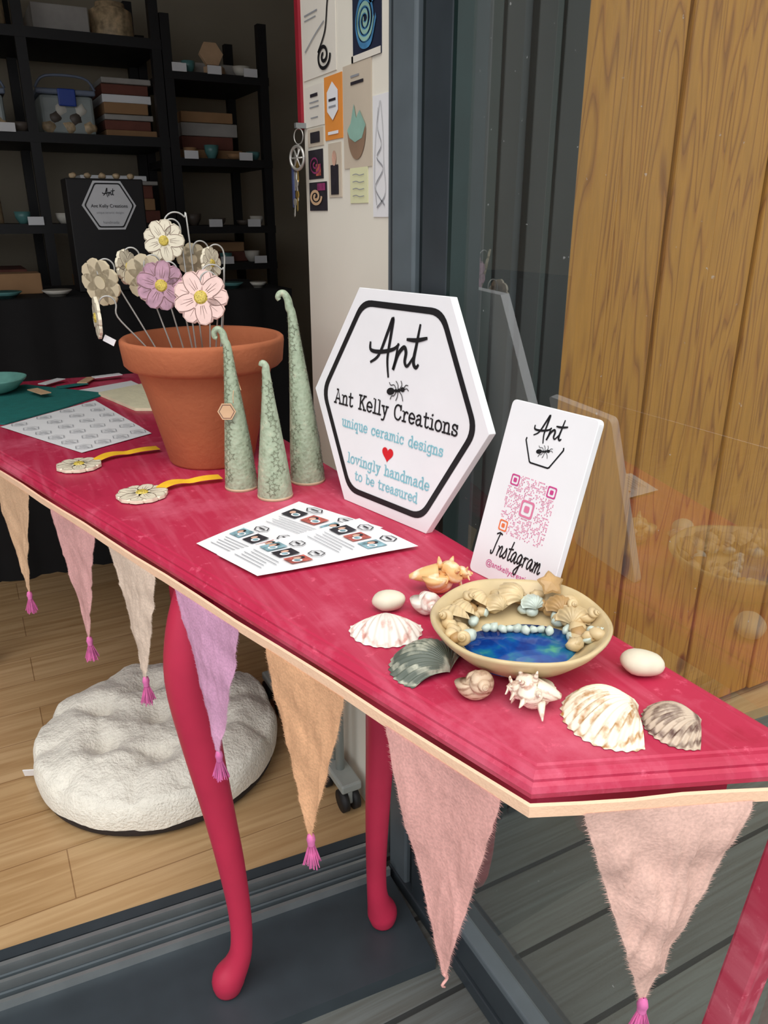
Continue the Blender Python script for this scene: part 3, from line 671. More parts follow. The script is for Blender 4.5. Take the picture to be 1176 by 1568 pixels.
def flyer(name,pts,z):
    e,Q=sheet(name,pts,z);zz=z+.0022;a,b,c,d=Q
    def P(s,t,o=0):
        p=a.lerp(b,s).lerp(d.lerp(c,s),t);return (p.x,p.y,zz+o)
    def ell(s,t,rs,rt,m,o):
        mesh('print',[P(s+rs*math.cos(k*pi/8),t+rt*math.sin(k*pi/8),o) for k in range(16)],[tuple(range(16))],m,parent=e)
    for h in (0,1):
        t0=.04+h*.48
        for k in range(3):
            s0=.12+.27*k;tt=t0+.20
            quad_on(e,Q,s0,tt,s0+.2,tt+.13,zz,(PHB,DK,PHR)[(k+h)%3])
            ell(s0+.07,tt+.08,.045,.035,DK,.0003);ell(s0+.07,tt+.07,.03,.025,SKIN,.0005);ell(s0+.14,tt+.05,.05,.03,PAPER,.0004);ell(s0+.14,tt+.05,.035,.018,PHB,.0006)
        for k in range(5):
            quad_on(e,Q,.16+.05*(k%2),t0+.03+.03*k,.80-.06*(k%3),t0+.036+.03*k,zz,GREY)
        for cs in (.3,.7):
            hx_=[P(cs+.10*math.cos(k*pi/3),t0+.40+.05*math.sin(k*pi/3)) for k in range(6)];hi_=[P(cs+.085*math.cos(k*pi/3),t0+.40+.042*math.sin(k*pi/3)) for k in range(6)]
            mesh('print',hx_+hi_,[(k,(k+1)%6,6+(k+1)%6,6+k) for k in range(6)],DK,parent=e)
            quad_on(e,Q,cs-.05,t0+.395,cs+.05,t0+.41,zz+.0002,DK)
    return e
flyer('printed_flyer',[(.208,.893),(.232,.815),(.440,.83),(.38,.976)],.752)
flyer('printed_flyer.001',[(.2195,.842),(.243,.763),(.447,.75),(.425,.87)],.7545)
e,Q=sheet('blank_paper',[(.20,1.93),(.30,1.78),(.36,1.86),(.34,1.99)],.752)
CR=mat('cream_cloth',C(232,224,192),.9,.06,30,.4,90)
extr('cream_cloth',roundpoly([(.24,1.86),(.285,1.66),(.36,1.62),(.41,1.80),(.36,1.92)],.01),.7505,.757,CR)
extr('teal_cloth',roundpoly([(-.09,1.90),(.03,1.66),(.16,1.76),(.26,1.86),(.10,2.06)],.01),.7503,.7535,TEAL)
PL=mat('teal_glaze',C(110,165,155),.25,.15,30)
e=empty('ceramic_plate',(.03,1.98,.755));lathe('plate_body',[(.0005,.004),(.03,.004),(.055,.018),(.072,.034),(.074,.035),(.073,.031),(.05,.008),(.03,.0),(.0005,.0)],48,PL,e)
e=empty('craft_scraps',(0,0,0))
for k,(x,y,r,mm) in enumerate([(.2,1.98,.3,TEAL),(.24,2.02,1.1,KR),(.16,2.03,.8,PAPER),(.29,2.03,.2,PAPER),(.12,1.9,1.9,KR)]):
    o=box('scrap',(-.035,-.012,0),(.035,.012,.002),mm,e);o.location=(x,y,.7545+k*.0022);o.rotation_euler=(0,0,r)
YR=mat('yellow_ribbon',C(245,192,50),.35,.12,40)
def lying(name,x,y,ang,R,end):
    e=empty(name,(x,y,.7545));M=Matrix.Rotation(ang,4,'Z');daisy(e,M,R,CERC,10,th=.0025)
    d=Vector(end)-Vector((x,y));n=Vector((-d.y,d.x)).normalized();v=[];f=[];K=20
    for i in range(K+1):
        t=i/K;p=d*(.2+.8*t)+n*.008*math.sin(t*5);z=.0005+.003*abs(math.sin(t*6));w=.0075+.001*math.sin(t*9)
        v+=[(p.x+n.x*w,p.y+n.y*w,z+.003),(p.x-n.x*w,p.y-n.y*w,z)]
    f=[(2*i,2*i+1,2*i+3,2*i+2) for i in range(K)];mesh('ribbon',v,f,YR,True,e)
lying('ceramic_daisy_tag',.124,1.300,.2,.036,(.258,1.34))
lying('ceramic_daisy_tag.001',.186,1.108,.5,.037,(.308,1.132))
# ------------------------------------------------------------ shells, stones, bowl
def scallop(parent,R,m,loc=(0,0,0),rot=0,hgt=.28,ribs=14,tilt=0,name='scallop'):
    NA,NR=ribs*6,14;v=[];f=[];sp=math.radians(74)
    M=Matrix.Translation(loc)@Matrix.Rotation(rot,4,'Z')@Matrix.Rotation(tilt,4,'X')
    for j in range(NR+1):
        t=j/NR
        for i in range(NA+1):
            s=i/NA*2-1;a=s*sp;rb=math.cos((s+1)*pi*ribs)
            r=R*2*.92*t*(math.cos(a*.72)**.75)*(1+.02*rb*t)
            x=r*math.sin(a);y=r*math.cos(a)-R*.95
            z=R*hgt*2*(math.sin(pi*min(1,t*.78+.16))**.9)*(1-.75*s*s)*(1 if t>0 else .8)-R*hgt*.6*t**5+R*.05*rb*t+R*.02
            v.append(M@Vector((x,y,max(z,.0003))))
    for j in range(NR):
        for i in range(NA):
            k=j*(NA+1)+i;f.append((k,k+1,k+NA+2,k+NA+1))
    return mesh(name,v,f,m,True,parent)
def shell_mat(name,ca,cb,scale=30,rough=.5,dist=1.2,lo=.5):
    m=bpy.data.materials.new(name);m.use_nodes=True;nt=m.node_tree;N=nt.nodes;L=nt.links;b=N['Principled BSDF'];b.inputs['Roughness'].default_value=rough
    tc=N.new('ShaderNodeTexCoord');w=N.new('ShaderNodeTexWave');w.wave_type='RINGS';w.rings_direction='SPHERICAL';w.inputs['Scale'].default_value=scale;w.inputs['Distortion'].default_value=dist
    w.inputs['Detail'].default_value=3;w.inputs['Detail Scale'].default_value=6
    L.new(tc.outputs['Object'],w.inputs['Vector'])
    n=N.new('ShaderNodeTexNoise');n.inputs['Scale'].default_value=110;n.inputs['Detail'].default_value=4;L.new(tc.outputs['Object'],n.inputs['Vector'])
    mu=N.new('ShaderNodeMath');mu.operation='MULTIPLY';L.new(w.outputs['Fac'],mu.inputs[0]);L.new(n.outputs['Fac'],mu.inputs[1])
    r=ramp(N,[(.10,ca),(lo*.62,ca),(.62,cb)]);L.new(mu.outputs[0],r.inputs['Fac']);L.new(r.outputs[0],b.inputs['Base Color']);return m
S1=shell_mat('shell_pinkwhite',C(236,226,216),C(204,150,138),32);S2=shell_mat('shell_green',C(90,98,88),C(180,180,162),36,lo=.4);S3=shell_mat('shell_cream',C(240,232,210),C(176,124,66),46,lo=.42);S4=shell_mat('shell_brown',C(200,180,160),C(98,70,60),50,lo=.25)
S5=shell_mat('shell_whelk',C(208,182,156),C(140,98,74),70,lo=.35);S6=shell_mat('shell_orange',C(232,184,124),C(246,226,196),30);S7=shell_mat('shell_murex',C(238,226,208),C(180,138,120),80,lo=.4)
PB=mat('pebble_cream',C(222,213,192),.5,.06,60)
def whorl(parent,L,R,m,turns=4,knob=0,aper=1.0,name='whorl_body'):
    NT,NS=150,18;v=[];f=[]
    for i in range(NT+1):
        t=i/NT;g=math.exp((t-1)*2.6);th=turns*2*pi*t
        cr=R*.50*g;tr=R*.56*g*(1+knob*.28*max(0,math.sin(th*3.5)))
        cx=-L*.5+L*.62*g
        for j in range(NS):
            a=2*pi*j/NS;rr=cr+tr*math.cos(a);ax=cx+tr*1.15*math.sin(a)*aper
            v.append(Vector((ax,rr*math.cos(th),rr*math.sin(th))))
    for i in range(NT):
        for j in range(NS):f.append((i*NS+j,i*NS+(j+1)%NS,(i+1)*NS+(j+1)%NS,(i+1)*NS+j))
    f.append(tuple(NT*NS+j for j in range(NS)))
    return v,f
def whelk(name,loc,L,R,m,rz,knob=0,spikes=0,aper=1,turns=4,tilt=0,sl=.62):
    e=empty(name,loc);v,f=whorl(e,L,R,m,turns,knob,aper)
    M=Matrix.Rotation(rz,4,'Z')@Matrix.Rotation(tilt,4,'Y');v=[M@p for p in v]
    P=[M@Vector((L*.05,0,0)),M@Vector((L*.3,0,-R*.1)),M@Vector((L*.5,R*.05,-R*.2))]
    mz=min(p.z for p in v);v=[p-Vector((0,0,mz)) for p in v]
    mesh('shell_body',v,f,m,True,e)
    tube('shell_canal',[p-Vector((0,0,mz)) for p in P],[R*.55,R*.38,R*.12],12,m,e,k=3)
    for q in range(spikes):
        t=.40+.60*q/spikes;g=math.exp((t-1)*2.6);th=turns*2*pi*t;row=(q%2)*.35*L*g
        c=M@Vector((-L*.5+L*.62*g+row-.004,R*.95*g*math.cos(th),R*.95*g*math.sin(th)))-Vector((0,0,mz))
        o=M@Vector((-.35+.5*(q%2),math.cos(th),math.sin(th)));o.normalize()
        if (c+o*R*sl*g).z<0.0: continue
        tube('shell_spine',[c-o*R*.2,c+o*R*.25*g,c+o*R*sl*g],[R*.30*g,R*.19*g,R*.03],8,m,e,k=2)
    return e
blob('cream_pebble',.0175,PB,None,(0,0,0),(1,.75,.62),.1,1.2,seed=1,rot=-.4).location=(.341,.630,.7614)
blob('cream_pebble.001',.0195,PB,None,(0,0,0),(1,.78,.58),.1,1.2,seed=4,rot=-.7).location=(.484,.417,.7620)
e=empty('scallop_shell',(.314,.586,.7505));scallop(e,.029,S1,rot=math.radians(62)+1.6,ribs=12)
e=empty('scallop_shell.001',(.320,.524,.7505));scallop(e,.032,S2,rot=.35,ribs=18,hgt=.33)
e=empty('scallop_shell.002',(.404,.383,.7505));scallop(e,.034,S3,rot=1.2,ribs=18,hgt=.36)
e=empty('scallop_shell.003',(.449,.350,.7505));scallop(e,.025,S4,rot=1.0,ribs=18,hgt=.3)
whelk('whelk_shell',(.332,.455,.7505),.042,.0175,S5,math.radians(62+15),turns=4,tilt=.25)
whelk('whelk_shell.001',(.371,.602,.7505),.042,.0165,S1,math.radians(75),knob=.5,turns=4)
whelk('conch_shell',(.412,.640,.7505),.072,.021,S6,math.radians(150),knob=1,spikes=16,turns=4)
whelk('spiny_murex_shell',(.363,.420,.7505),.046,.0185,S7,math.radians(-40),knob=1,spikes=30,turns=4,sl=.85)
bowl=empty('rock_pool_bowl',(.402,.490,.7505))
BC=mat('bowl_glaze',C(206,184,142),.35,.1,40)
lathe('bowl_body',[(.0005,.0),(.036,.0),(.04,.003),(.06,.016),(.076,.032),(.0815,.040),(.082,.0425),(.080,.044),(.077,.042),(.070,.032),(.055,.020),(.03,.015),(.0005,.014)],72,BC,bowl,fn=lambda p,a:Vector((p.x*(1+.012*math.sin(3*a)),p.y*(1+.012*math.cos(2*a)),p.z+.001*math.sin(5*a)*(p.z>.03))))
pm=bpy.data.materials.new('pool_glaze');pm.use_nodes=True;N=pm.node_tree.nodes;L_=pm.node_tree.links;b=N['Principled BSDF'];b.inputs['Roughness'].default_value=.08
tc=N.new('ShaderNodeTexCoord');n=N.new('ShaderNodeTexNoise');n.inputs['Scale'].default_value=38;n.inputs['Detail'].default_value=3;L_.new(tc.outputs['Object'],n.inputs['Vector'])
r=ramp(N,[(.38,C(14,50,124)),(.5,C(16,72,148)),(.6,C(24,104,140)),(.7,C(70,150,120))]);L_.new(n.outputs['Fac'],r.inputs['Fac']);L_.new(r.outputs[0],b.inputs['Base Color'])
v=[(0,0,.0225)]
KK=40
for i in range(KK):
    a=2*pi*i/KK;d=cam2w(.050*math.cos(a)*(1+.08*math.sin(3*a)),.036*math.sin(a)*(1+.1*math.sin(2*a))-.014);v.append((d.x,d.y,.023))
for i in range(KK):
    q=Vector(v[1+i]);v.append((q.x*1.07,q.y*1.07,.014))
mesh('glazed_pool',v,[(0,1+i,1+(i+1)%KK) for i in range(KK)]+[(1+i,1+KK+i,1+KK+(i+1)%KK,1+(i+1)%KK) for i in range(KK)],pm,True,bowl)
SH=mat('ceramic_pale_aqua',C(198,210,200),.25,.15,60);SN=mat('ceramic_sand',C(208,184,142),.4,.2,60);SD=mat('ceramic_ochre',C(176,140,92),.45,.2,60)
rnd=random.Random(11)
for i in range(60):
    a=rnd.uniform(-.45,pi+.45);rr=rnd.uniform(.046,.069);u_,w_=rr*math.cos(a)*1.0,rr*math.sin(a)
    d=cam2w(u_,w_)
    mm=SH if rr<.050 else (SD if i%4==0 else SN)
    blob('sculpted_pebble',rnd.uniform(.005,.009),mm,bowl,(d.x,d.y,.022+max(0,(rr-.04))*.5),(1,rnd.uniform(.5,1),.7),.3,1.8,2,seed=i,rot=rnd.random()*3)
for i in range(9):
    d=cam2w(-.029+.0072*i,.011-.0006*i+.0015*math.sin(i*2.1));blob('pool_ridge_shell',.0050+.0008*math.sin(i*1.7),SH,bowl,(d.x,d.y,.026),(1,.75,.8),.4,2.2,2,seed=i,rot=i*.9)
for (u_,w_,R,rt,z,mm) in [(.0,.058,.014,.4,.038,SN),(-.035,.050,.012,1.5,.036,SN),(.054,.02,.013,-.8,.034,SN),(-.060,.015,.013,2.2,.036,SN),(.02,.047,.010,-.3,.034,SH),(-.015,.046,.011,0,.034,SN),(-.05,.032,.011,1.8,.034,SN),(.045,.038,.012,-.5,.036,SD)]:
    d=cam2w(u_,w_);scallop(bowl,R,mm,(d.x,d.y,z),rt,.4,9,tilt=.55,name='sculpted_scallop')
for (u_,w_,rz) in [(-.066,.008,.3),(.060,-.014,2.5),(.053,.030,1.2),(-.047,.045,1.9),(.066,.012,1.7),(-.054,-.02,.8)]:
    d=cam2w(u_,w_);vv,ff=whorl(None,.03,.009,None,4);M=Matrix.Translation((d.x,d.y,.040 if w_>0 else .034))@Matrix.Rotation(rz,4,'Z')@Matrix.Rotation(.5,4,'Y');mesh('sculpted_spiral',[M@p for p in vv],ff,SN if rz<2 else SH,True,bowl)
d=cam2w(.038,.055);M=Matrix.Translation((d.x,d.y,.050))@Matrix.Rotation(-.4,4,'Z')@Matrix.Rotation(.7,4,'X')
sv=[M@Vector((0,0,.006))];
for i in range(10):
    rr=.025 if i%2==0 else .009;aa=i*pi/5+.3;sv.append(M@Vector((rr*math.cos(aa),rr*math.sin(aa),0)))
sv.append(M@Vector((0,0,-.004)))
o=mesh('sculpted_starfish',sv,[(0,1+i,1+(i+1)%10) for i in range(10)]+[(11,1+(i+1)%10,1+i) for i in range(10)],SD,False,bowl);s_=o.modifiers.new('s','SUBSURF');s_.levels=1;s_.render_levels=1
# ------------------------------------------------------------ pet bed
FLE=mat('sherpa_fleece',C(236,232,220),1,.06,60,1.0,170,sheen=.3);BRN=mat('bed_underside',C(44,36,34),.95,.15)
bed=empty('sherpa_pet_bed',(.225,1.488,0))
NA,NR=180,56;v=[];f=[]
tufts=[(0,0)]+[(.135*math.cos(2*pi*k/6+.4),.135*math.sin(2*pi*k/6+.4)) for k in range(6)]
for j in range(NR+1):
    t=j/NR
    for i in range(NA):
        a=2*pi*i/NA;rim=abs(math.sin(a*5+.3+.3*math.sin(a*2)))**.5
        Rr=.258*(1+.012*(rim-.6))
        if t<.72:
            u=t/.72;r=Rr*u*.93;x,y=r*math.cos(a),r*math.sin(a)
            z=.128*(1-max(0,(u-.55)/.45)**2*.22)
            for tx,ty_ in tufts:
                dd=math.hypot(x-tx,y-ty_);z-=.030*math.exp(-(dd/.034)**2)
            z-=.016*(1-rim)*max(0,(u-.55)/.45)
            z-=.010*math.exp(-((u-.5)/.06)**2)*(.4+.6*(1-rim))
            z-=.010*(1-u)
        else:
            u=(t-.72)/.28;r=Rr*(.93+.07*math.sin(u*pi/1.5));zt=.128*.78-.016*(1-rim);z=zt+(.028-zt)*(1-math.cos(u*pi/2))
        x,y=r*math.cos(a),r*math.sin(a)
        n_=noise.noise(Vector((x*16,y*16,z*14)))*.012+noise.noise(Vector((x*70,y*70,z*70)))*.003
        v.append((x*(1+n_),y*(1+n_),z+n_))
for j in range(NR):
    for i in range(NA):f.append((j*NA+i,j*NA+(i+1)%NA,(j+1)*NA+(i+1)%NA,(j+1)*NA+i))
mesh('fleece_cushion',v,f,FLE,True,bed)
lathe('bed_base',[(.0005,.001),(.235,.001),(.25,.01),(.254,.03),(.24,.04)],64,BRN,bed)
d=cam2w(-.255,-.09);o=box('care_label',(-.012,-.001,-.01),(.012,.001,.01),PAPER,bed);o.location=(d.x,d.y,.03);o.rotation_euler=(.3,0,-.4)
# ------------------------------------------------------------ wheeled stand
GP=mat('grey_plastic',C(160,166,162),.5,.08);RB=mat('rubber',C(26,26,28),.6,.1)
st=empty('wheeled_clothes_stand')
for x,y in ((.526,1.20),(.526,1.56)):
    for dy in (-.018,.018):tube('stand_upright',[(x,y+dy,.07),(x,y+dy,.60)],.009,14,GP,st)
    box('foot_bar',(x-.022,y-.075,.055),(x+.022,y+.04,.075),GP,st,.004)
    for dyy in (-.055,.03):
        for dx in (-.012,.012):
            P=[(x+dx-.006,y+dyy,.0245),(x+dx+.006,y+dyy,.0245)];tube('caster_wheel',P,.024,20,RB,st)
        box('caster_fork',(x-.005,y+dyy-.012,.02),(x+.005,y+dyy+.012,.056),GP,st,.002)
tube('stand_crossbar',[(.526,1.20,.55),(.526,1.56,.55)],.008,12,GP,st)
# ------------------------------------------------------------ wall papers
def wallpaper(name,y0,y1,z0,z1,m,deco=None,x=.5645):
    e=empty(name);box('sheet',(x-.001,y0,z0),(x,y1,z1),m,e)
    if deco:deco(e,lambda s,t,o=.0015:(x-o-.0006,y1+(y0-y1)*s,z0+(z1-z0)*t))
    return e
def wq(e,F,s0,t0,s1,t1,m,o=.0015):mesh('print',[F(s0,t0,o),F(s1,t0,o),F(s1,t1,o),F(s0,t1,o)],[(0,1,2,3)],m,parent=e)
def wcurve(e,F,pts,w,m,o=.002):
    P=catmull([(a,b,0) for a,b in pts],6);v=[]
    for i,p in enumerate(P):
        t=(P[min(i+1,len(P)-1)]-P[max(i-1,0)]).normalized();v+=[F(p.x-t.y*w,p.y+t.x*w,o),F(p.x+t.y*w,p.y-t.x*w,o)]
    mesh('print_line',v,[(2*i,2*i+1,2*i+3,2*i+2) for i in range(len(P)-1)],m,parent=e)
OFF=mat('poster_paper',C(232,226,214),.7,.03);ORG=mat('poster_orange',C(235,150,66),.6,.05);BEI=mat('poster_beige',C(210,196,176),.6,.08,6);NAVY=mat('poster_navy',C(30,38,62),.6,.1);BLU=mat('poster_blue',C(70,130,175),.6,.3,60);GRN=mat('poster_green',C(80,150,80),.6,.3,60);NOTE=mat('note_green',C(228,228,184),.8,.04)
TLC=mat('print_bowl_teal',C(150,190,175),.5,.2);PURP=mat('poster_magenta',C(140,50,100),.6,.5,60)
def spiral(e,F,cx,cy,r,w,m,turns=2,asp=.85,o=.002):
    wcurve(e,F,[(cx+r*(k/24)*math.cos(k/24*turns*2*pi),cy+r*asp*(k/24)*math.sin(k/24*turns*2*pi)) for k in range(3,25)],w,m,o)
wallpaper('art_poster',1.215,1.345,1.345,1.46,OFF,lambda e,F:(spiral(e,F,.66,.22,.2,.022,BLACK),wcurve(e,F,[(.5,.28),(.72,.5),(.8,.8),(.85,.93)],.015,BLACK),wcurve(e,F,[(.1,.35),(.4,.5),(.7,.62)],.01,GREY),wq(e,F,.1,.78,.5,.80,GREY),wq(e,F,.1,.72,.45,.735,GREY)))
wallpaper('art_poster.001',1.068,1.160,1.345,1.56,NAVY,lambda e,F:(wq(e,F,.0,.0,1,.04,OFF,.0012),wq(e,F,0,0,.06,1,OFF,.0012),spiral(e,F,.5,.22,.36,.018,BLU,4,.45),spiral(e,F,.5,.22,.30,.012,TLC,3,.4,.0024),spiral(e,F,.45,.55,.34,.016,GRN,4,.4),spiral(e,F,.7,.40,.22,.012,BLU,3,.45),spiral(e,F,.6,.8,.3,.015,BLU,3,.4)))
wallpaper('business_card_print',1.265,1.34,1.275,1.335,OFF,lambda e,F:(wq(e,F,.3,.72,.7,.8,DK),wq(e,F,.25,.58,.75,.61,GREY),wq(e,F,.25,.46,.75,.49,GREY),wq(e,F,.3,.2,.7,.23,GREY)))
wallpaper('orange_leaflet',1.196,1.262,1.25,1.34,ORG,lambda e,F:(mesh('print',[F(.5+.36*math.cos(k*pi/3+pi/2),.6+.3*math.sin(k*pi/3+pi/2),.0018) for k in range(6)],[tuple(range(6))],PAPER,parent=e),wq(e,F,.3,.6,.7,.64,DK,.0024),wq(e,F,.3,.5,.7,.53,GREY,.0024),wq(e,F,.2,.08,.8,.13,PAPER)))
wallpaper('exhibition_poster',1.098,1.192,1.205,1.345,BEI,lambda e,F:(mesh('print',[F(.5+.33*math.cos(pi+k*pi/16),.38+.30*math.sin(pi+k*pi/16),.0018) for k in range(17)],[tuple(range(17))],mat('print_bowl',C(150,122,100),.6,.2),parent=e),mesh('print',[F(.17,.38,.0022),F(.3,.44,.0022),F(.42,.62,.0022),F(.5,.48,.0022),F(.62,.55,.0022),F(.83,.40,.0022),F(.7,.28,.0022),F(.45,.25,.0022),F(.25,.3,.0022)],[tuple(range(9))],TLC,parent=e),wq(e,F,.3,.80,.75,.83,DK),wq(e,F,.3,.87,.6,.89,GREY)))
wallpaper('pencil_sketch',1.046,1.094,1.135,1.295,PAPER,lambda e,F:(wcurve(e,F,[(.5,.95),(.35,.75),(.6,.6),(.3,.5),(.7,.4),(.2,.25),(.8,.1)],.008,GREY),wcurve(e,F,[(.55,.95),(.7,.7),(.75,.45),(.85,.2),(.3,.08)],.008,GREY),wcurve(e,F,[(.4,.9),(.2,.6),(.15,.3),(.3,.1)],.008,GREY)))
wallpaper('photo_print',1.275,1.335,1.195,1.24,DK,lambda e,F:(spiral(e,F,.5,.5,.4,.03,PURP),wq(e,F,.55,.1,.9,.5,PHR)))
wallpaper('photo_print.001',1.203,1.252,1.165,1.245,BEI,lambda e,F:(wq(e,F,.2,.05,.8,.6,DK),mesh('print',[F(.5+.16*math.cos(k*pi/8),.72+.14*math.sin(k*pi/8),.0018) for k in range(16)],[tuple(range(16))],SKIN,parent=e)))
wallpaper('photo_print.002',1.262,1.335,1.145,1.19,DK,lambda e,F:(spiral(e,F,.4,.5,.35,.05,KR),wq(e,F,.5,.7,.95,.95,PURP)))
wallpaper('photo_print.003',1.27,1.335,1.245,1.272,BEI,lambda e,F:wq(e,F,.2,.2,.8,.8,DK))
wallpaper('sticky_note',1.112,1.172,1.155,1.205,NOTE,lambda e,F:[wcurve(e,F,[(.2,.8-k*.2),(.4,.82-k*.2),(.6,.78-k*.2),(.85,.8-k*.2)],.012,GREY) for k in range(4)])
ky=empty('bunch_of_keys')
box('key_hook',(.545,1.340,1.275),(.5645,1.348,1.283),STEEL,ky)
def ringv(name,c,r,t,m,par,ax=Vector((1,.3,0))):
    ax=ax.normalized();u=ax.cross(Vector((0,0,1))).normalized();w=ax.cross(u);P=[Vector(c)+(u*math.cos(k*pi/12)+w*math.sin(k*pi/12))*r for k in range(25)];tube(name,P,t,8,m,par,cap=False)
SILV=mat('silver',C(200,198,192),.35,.1,metal=.7);BRS=mat('brass',C(190,160,90),.35,.1,metal=.8);LEA=mat('leather_fob',C(60,70,110),.6,.1)
ringv('key_ring',(.548,1.338,1.262),.012,.001,SILV,ky)
ringv('fob_ring',(.540,1.328,1.228),.018,.0025,SILV,ky)
for k in range(3):
    a=k*pi/3;u=Vector((-.3,1,0)).normalized();w=Vector((0,0,1));dd=(u*math.cos(a)+w*math.sin(a))*.016;c=Vector((.540,1.328,1.228));tube('fob_spoke',[c-dd,c+dd],.0015,6,SILV,ky)
def key(c,ang,l,m):
    M=Matrix.Translation(c)@Matrix.Rotation(ang,4,'X')
    v=[(0,.006*math.cos(q*pi/6),-.007+.006*math.sin(q*pi/6)) for q in range(12)]
    v=[M@Vector((-.001,p[1],p[2])) for p in v]+[M@Vector((.001,p[1],p[2])) for p in v]
    mesh('key_head',v,[tuple(range(12))[::-1],tuple(range(12,24))]+[(q,(q+1)%12,12+(q+1)%12,12+q) for q in range(12)],m,parent=ky)
    pts=[(-.0018,-.012),(-.0018,-l),(.0005,-l-.002)]+[( .0022 if q%2 else .0008,-l+q*.003) for q in range(int((l-.014)/.003))]+[(.0018,-.012)]
    v=[M@Vector((-.0007,y,z)) for y,z in pts]+[M@Vector((.0007,y,z)) for y,z in pts];n=len(pts)
    mesh('key_blade',v,[tuple(range(n)),tuple(range(n,2*n))[::-1]]+[(q,n+q,n+(q+1)%n,(q+1)%n) for q in range(n)],m,parent=ky)
for dy,dz,ang,l,m in [(.004,-.018,.25,.032,SILV),(-.002,-.030,-.12,.034,BRS),(.006,-.048,.1,.030,SILV),(.0,-.060,-.2,.034,SILV),(-.006,-.078,.08,.032,BRS),(.003,-.09,.2,.03,SILV)]:
    c=Vector((.543-abs(dz)*.05,1.336+dy,1.256+dz));key(c,ang,l,m)
tube('key_chain',[(.547,1.338,1.25),(.544,1.336,1.22),(.541,1.337,1.19),(.541,1.335,1.165)],.0012,6,SILV,ky,k=4)
box('leather_fob',(.538,1.344,1.15),(.541,1.352,1.215),LEA,ky,.001)
box('blue_pencil_case',(.540,1.16,.7),(.562,1.20,.875),mat('blue_plastic',C(30,100,170),.4,.1),None,.006)
# ------------------------------------------------------------ shelves at the back of the room
rack=empty('black_shelving_rack')
def post(x,y,h):box('rack_post',(x-.018,y-.018,0),(x+.018,y+.018,h),RACK,rack)
for x in (-.60,-.12,.34,.82):
    for y in (3.42,3.86):post(x,y,1.98)
for x in (.86,1.25):
    for y in (3.42,3.86):post(x,y,1.86)
LV=[.45,.80,1.11,1.43,1.77]
for z in LV:box('rack_shelf',(-.62,3.40,z-.035),(.84,3.88,z),RACK,rack)
LR=[.60,.95,1.10,1.36,1.67]
for z in LR:box('rack_shelf',(.845,3.40,z-.03),(1.27,3.88,z),RACK,rack)
TOTE=mat('tote_plastic',C(150,158,156),.3,.1);BLUE=mat('blue_clip',C(40,70,160),.4,.1);CARD=mat('cardboard',C(160,122,86),.9,.12,8);CARDR=mat('maroon_card',C(112,64,52),.8,.15);GREYB=mat('grey_board',C(165,160,154),.8,.1);JAR=mat('jar_shells',C(190,165,130),.5,.5,40)
CW=mat('stoneware',C(215,210,198),.5,.1);CT=mat('stoneware_teal',C(90,140,138),.3,.2);CBk=mat('stoneware_dark',C(90,80,72),.5,.3)
TLID=mat('tote_lid',C(110,120,140),.4,.1)
def tote(name,x,y,z,w,h):
    tt=empty(name,(x,y,z))
    box('tote_body',(.01,-.0,0),(w-.01,.28,h),TOTE,tt,.012);box('tote_lid',(0,-.01,h),(w,.29,h+.02),TLID,tt,.006)
    box('tote_clip',(w*.35,-.02,h-.04),(w*.65,-.011,h+.02),BLUE,tt,.004);tube('tote_handle',[(.0,-.0,h+.02),(.04,-.01,h+.06),(w-.04,-.01,h+.06),(w,-.0,h+.02)],.005,8,TLID,tt,k=4)
    for k in range(7): blob('tote_contents',.028,(JAR,CBk,CW)[k%3],tt,(.035+k*(w-.07)/6,.008,.03+.03*(k%3)),(1,.5,.9),.3,2,2,seed=k)
tote('storage_tote',.375,3.50,1.4305,.215,.14);tote('storage_tote.001',-.08,3.50,1.7705,.22,.12);tote('storage_tote.002',.05,3.50,1.4305,.22,.13)
def carton(x0,z,h,w,mm,d=.25,y=None):
    box('cardboard_box',(x0,3.50+(random.random()*.03 if y is None else y),z),(x0+w,3.5+d+.05,z+h),mm,None,.003)
zz=1.4303
for h,w,mm in [(.03,.20,CARD),(.035,.18,CARDR),(.02,.19,GREYB),(.04,.17,CARD),(.03,.19,PAPER),(.035,.18,CARDR),(.02,.19,GREYB)]:
    carton(.62,zz+.0003,h,w,mm);zz+=h+.0006
zz=1.1103
for h,w,mm in [(.05,.30,CARDR),(.045,.28,CARD),(.05,.28,CARDR),(.015,.3,GREYB),(.02,.26,PAPER)]:
    carton(.50,zz+.0003,h,w,mm);zz+=h+.0006
zz=1.3603
for h,w,mm in [(.04,.26,CARD),(.05,.22,CARDR),(.05,.24,GREYB),(.04,.22,CARD)]:
    carton(.92,zz+.0003,h,w,mm);zz+=h+.0006
zz=.9503
for h,w,mm in [(.04,.26,CARDR),(.04,.22,CARD)]:
    carton(.94,zz+.0003,h,w,mm);zz+=h+.0006
for x0,z,h,w,mm in [(.9,1.6703,.05,.3,GREYB),(-.52,1.4303,.15,.3,CARDR),(-.5,.8003,.12,.3,CARD),(.45,.8003,.1,.3,CARD),(.0,.8003,.14,.25,CARDR),(-.5,1.1103,.12,.3,CARD),(.4,1.7703,.1,.2,GREYB)]: carton(x0,z,h,w,mm)
e=empty('hexagonal_box',(1.06,3.46,1.6705));extr('box_body',hexpts(.045,0),0,.03,KR,e,.002);o=extr('box_lid',hexpts(.05,.05),0,.02,KR,e,.002);o.rotation_euler=(1.3,0,0);o.location=(0,.03,.03)
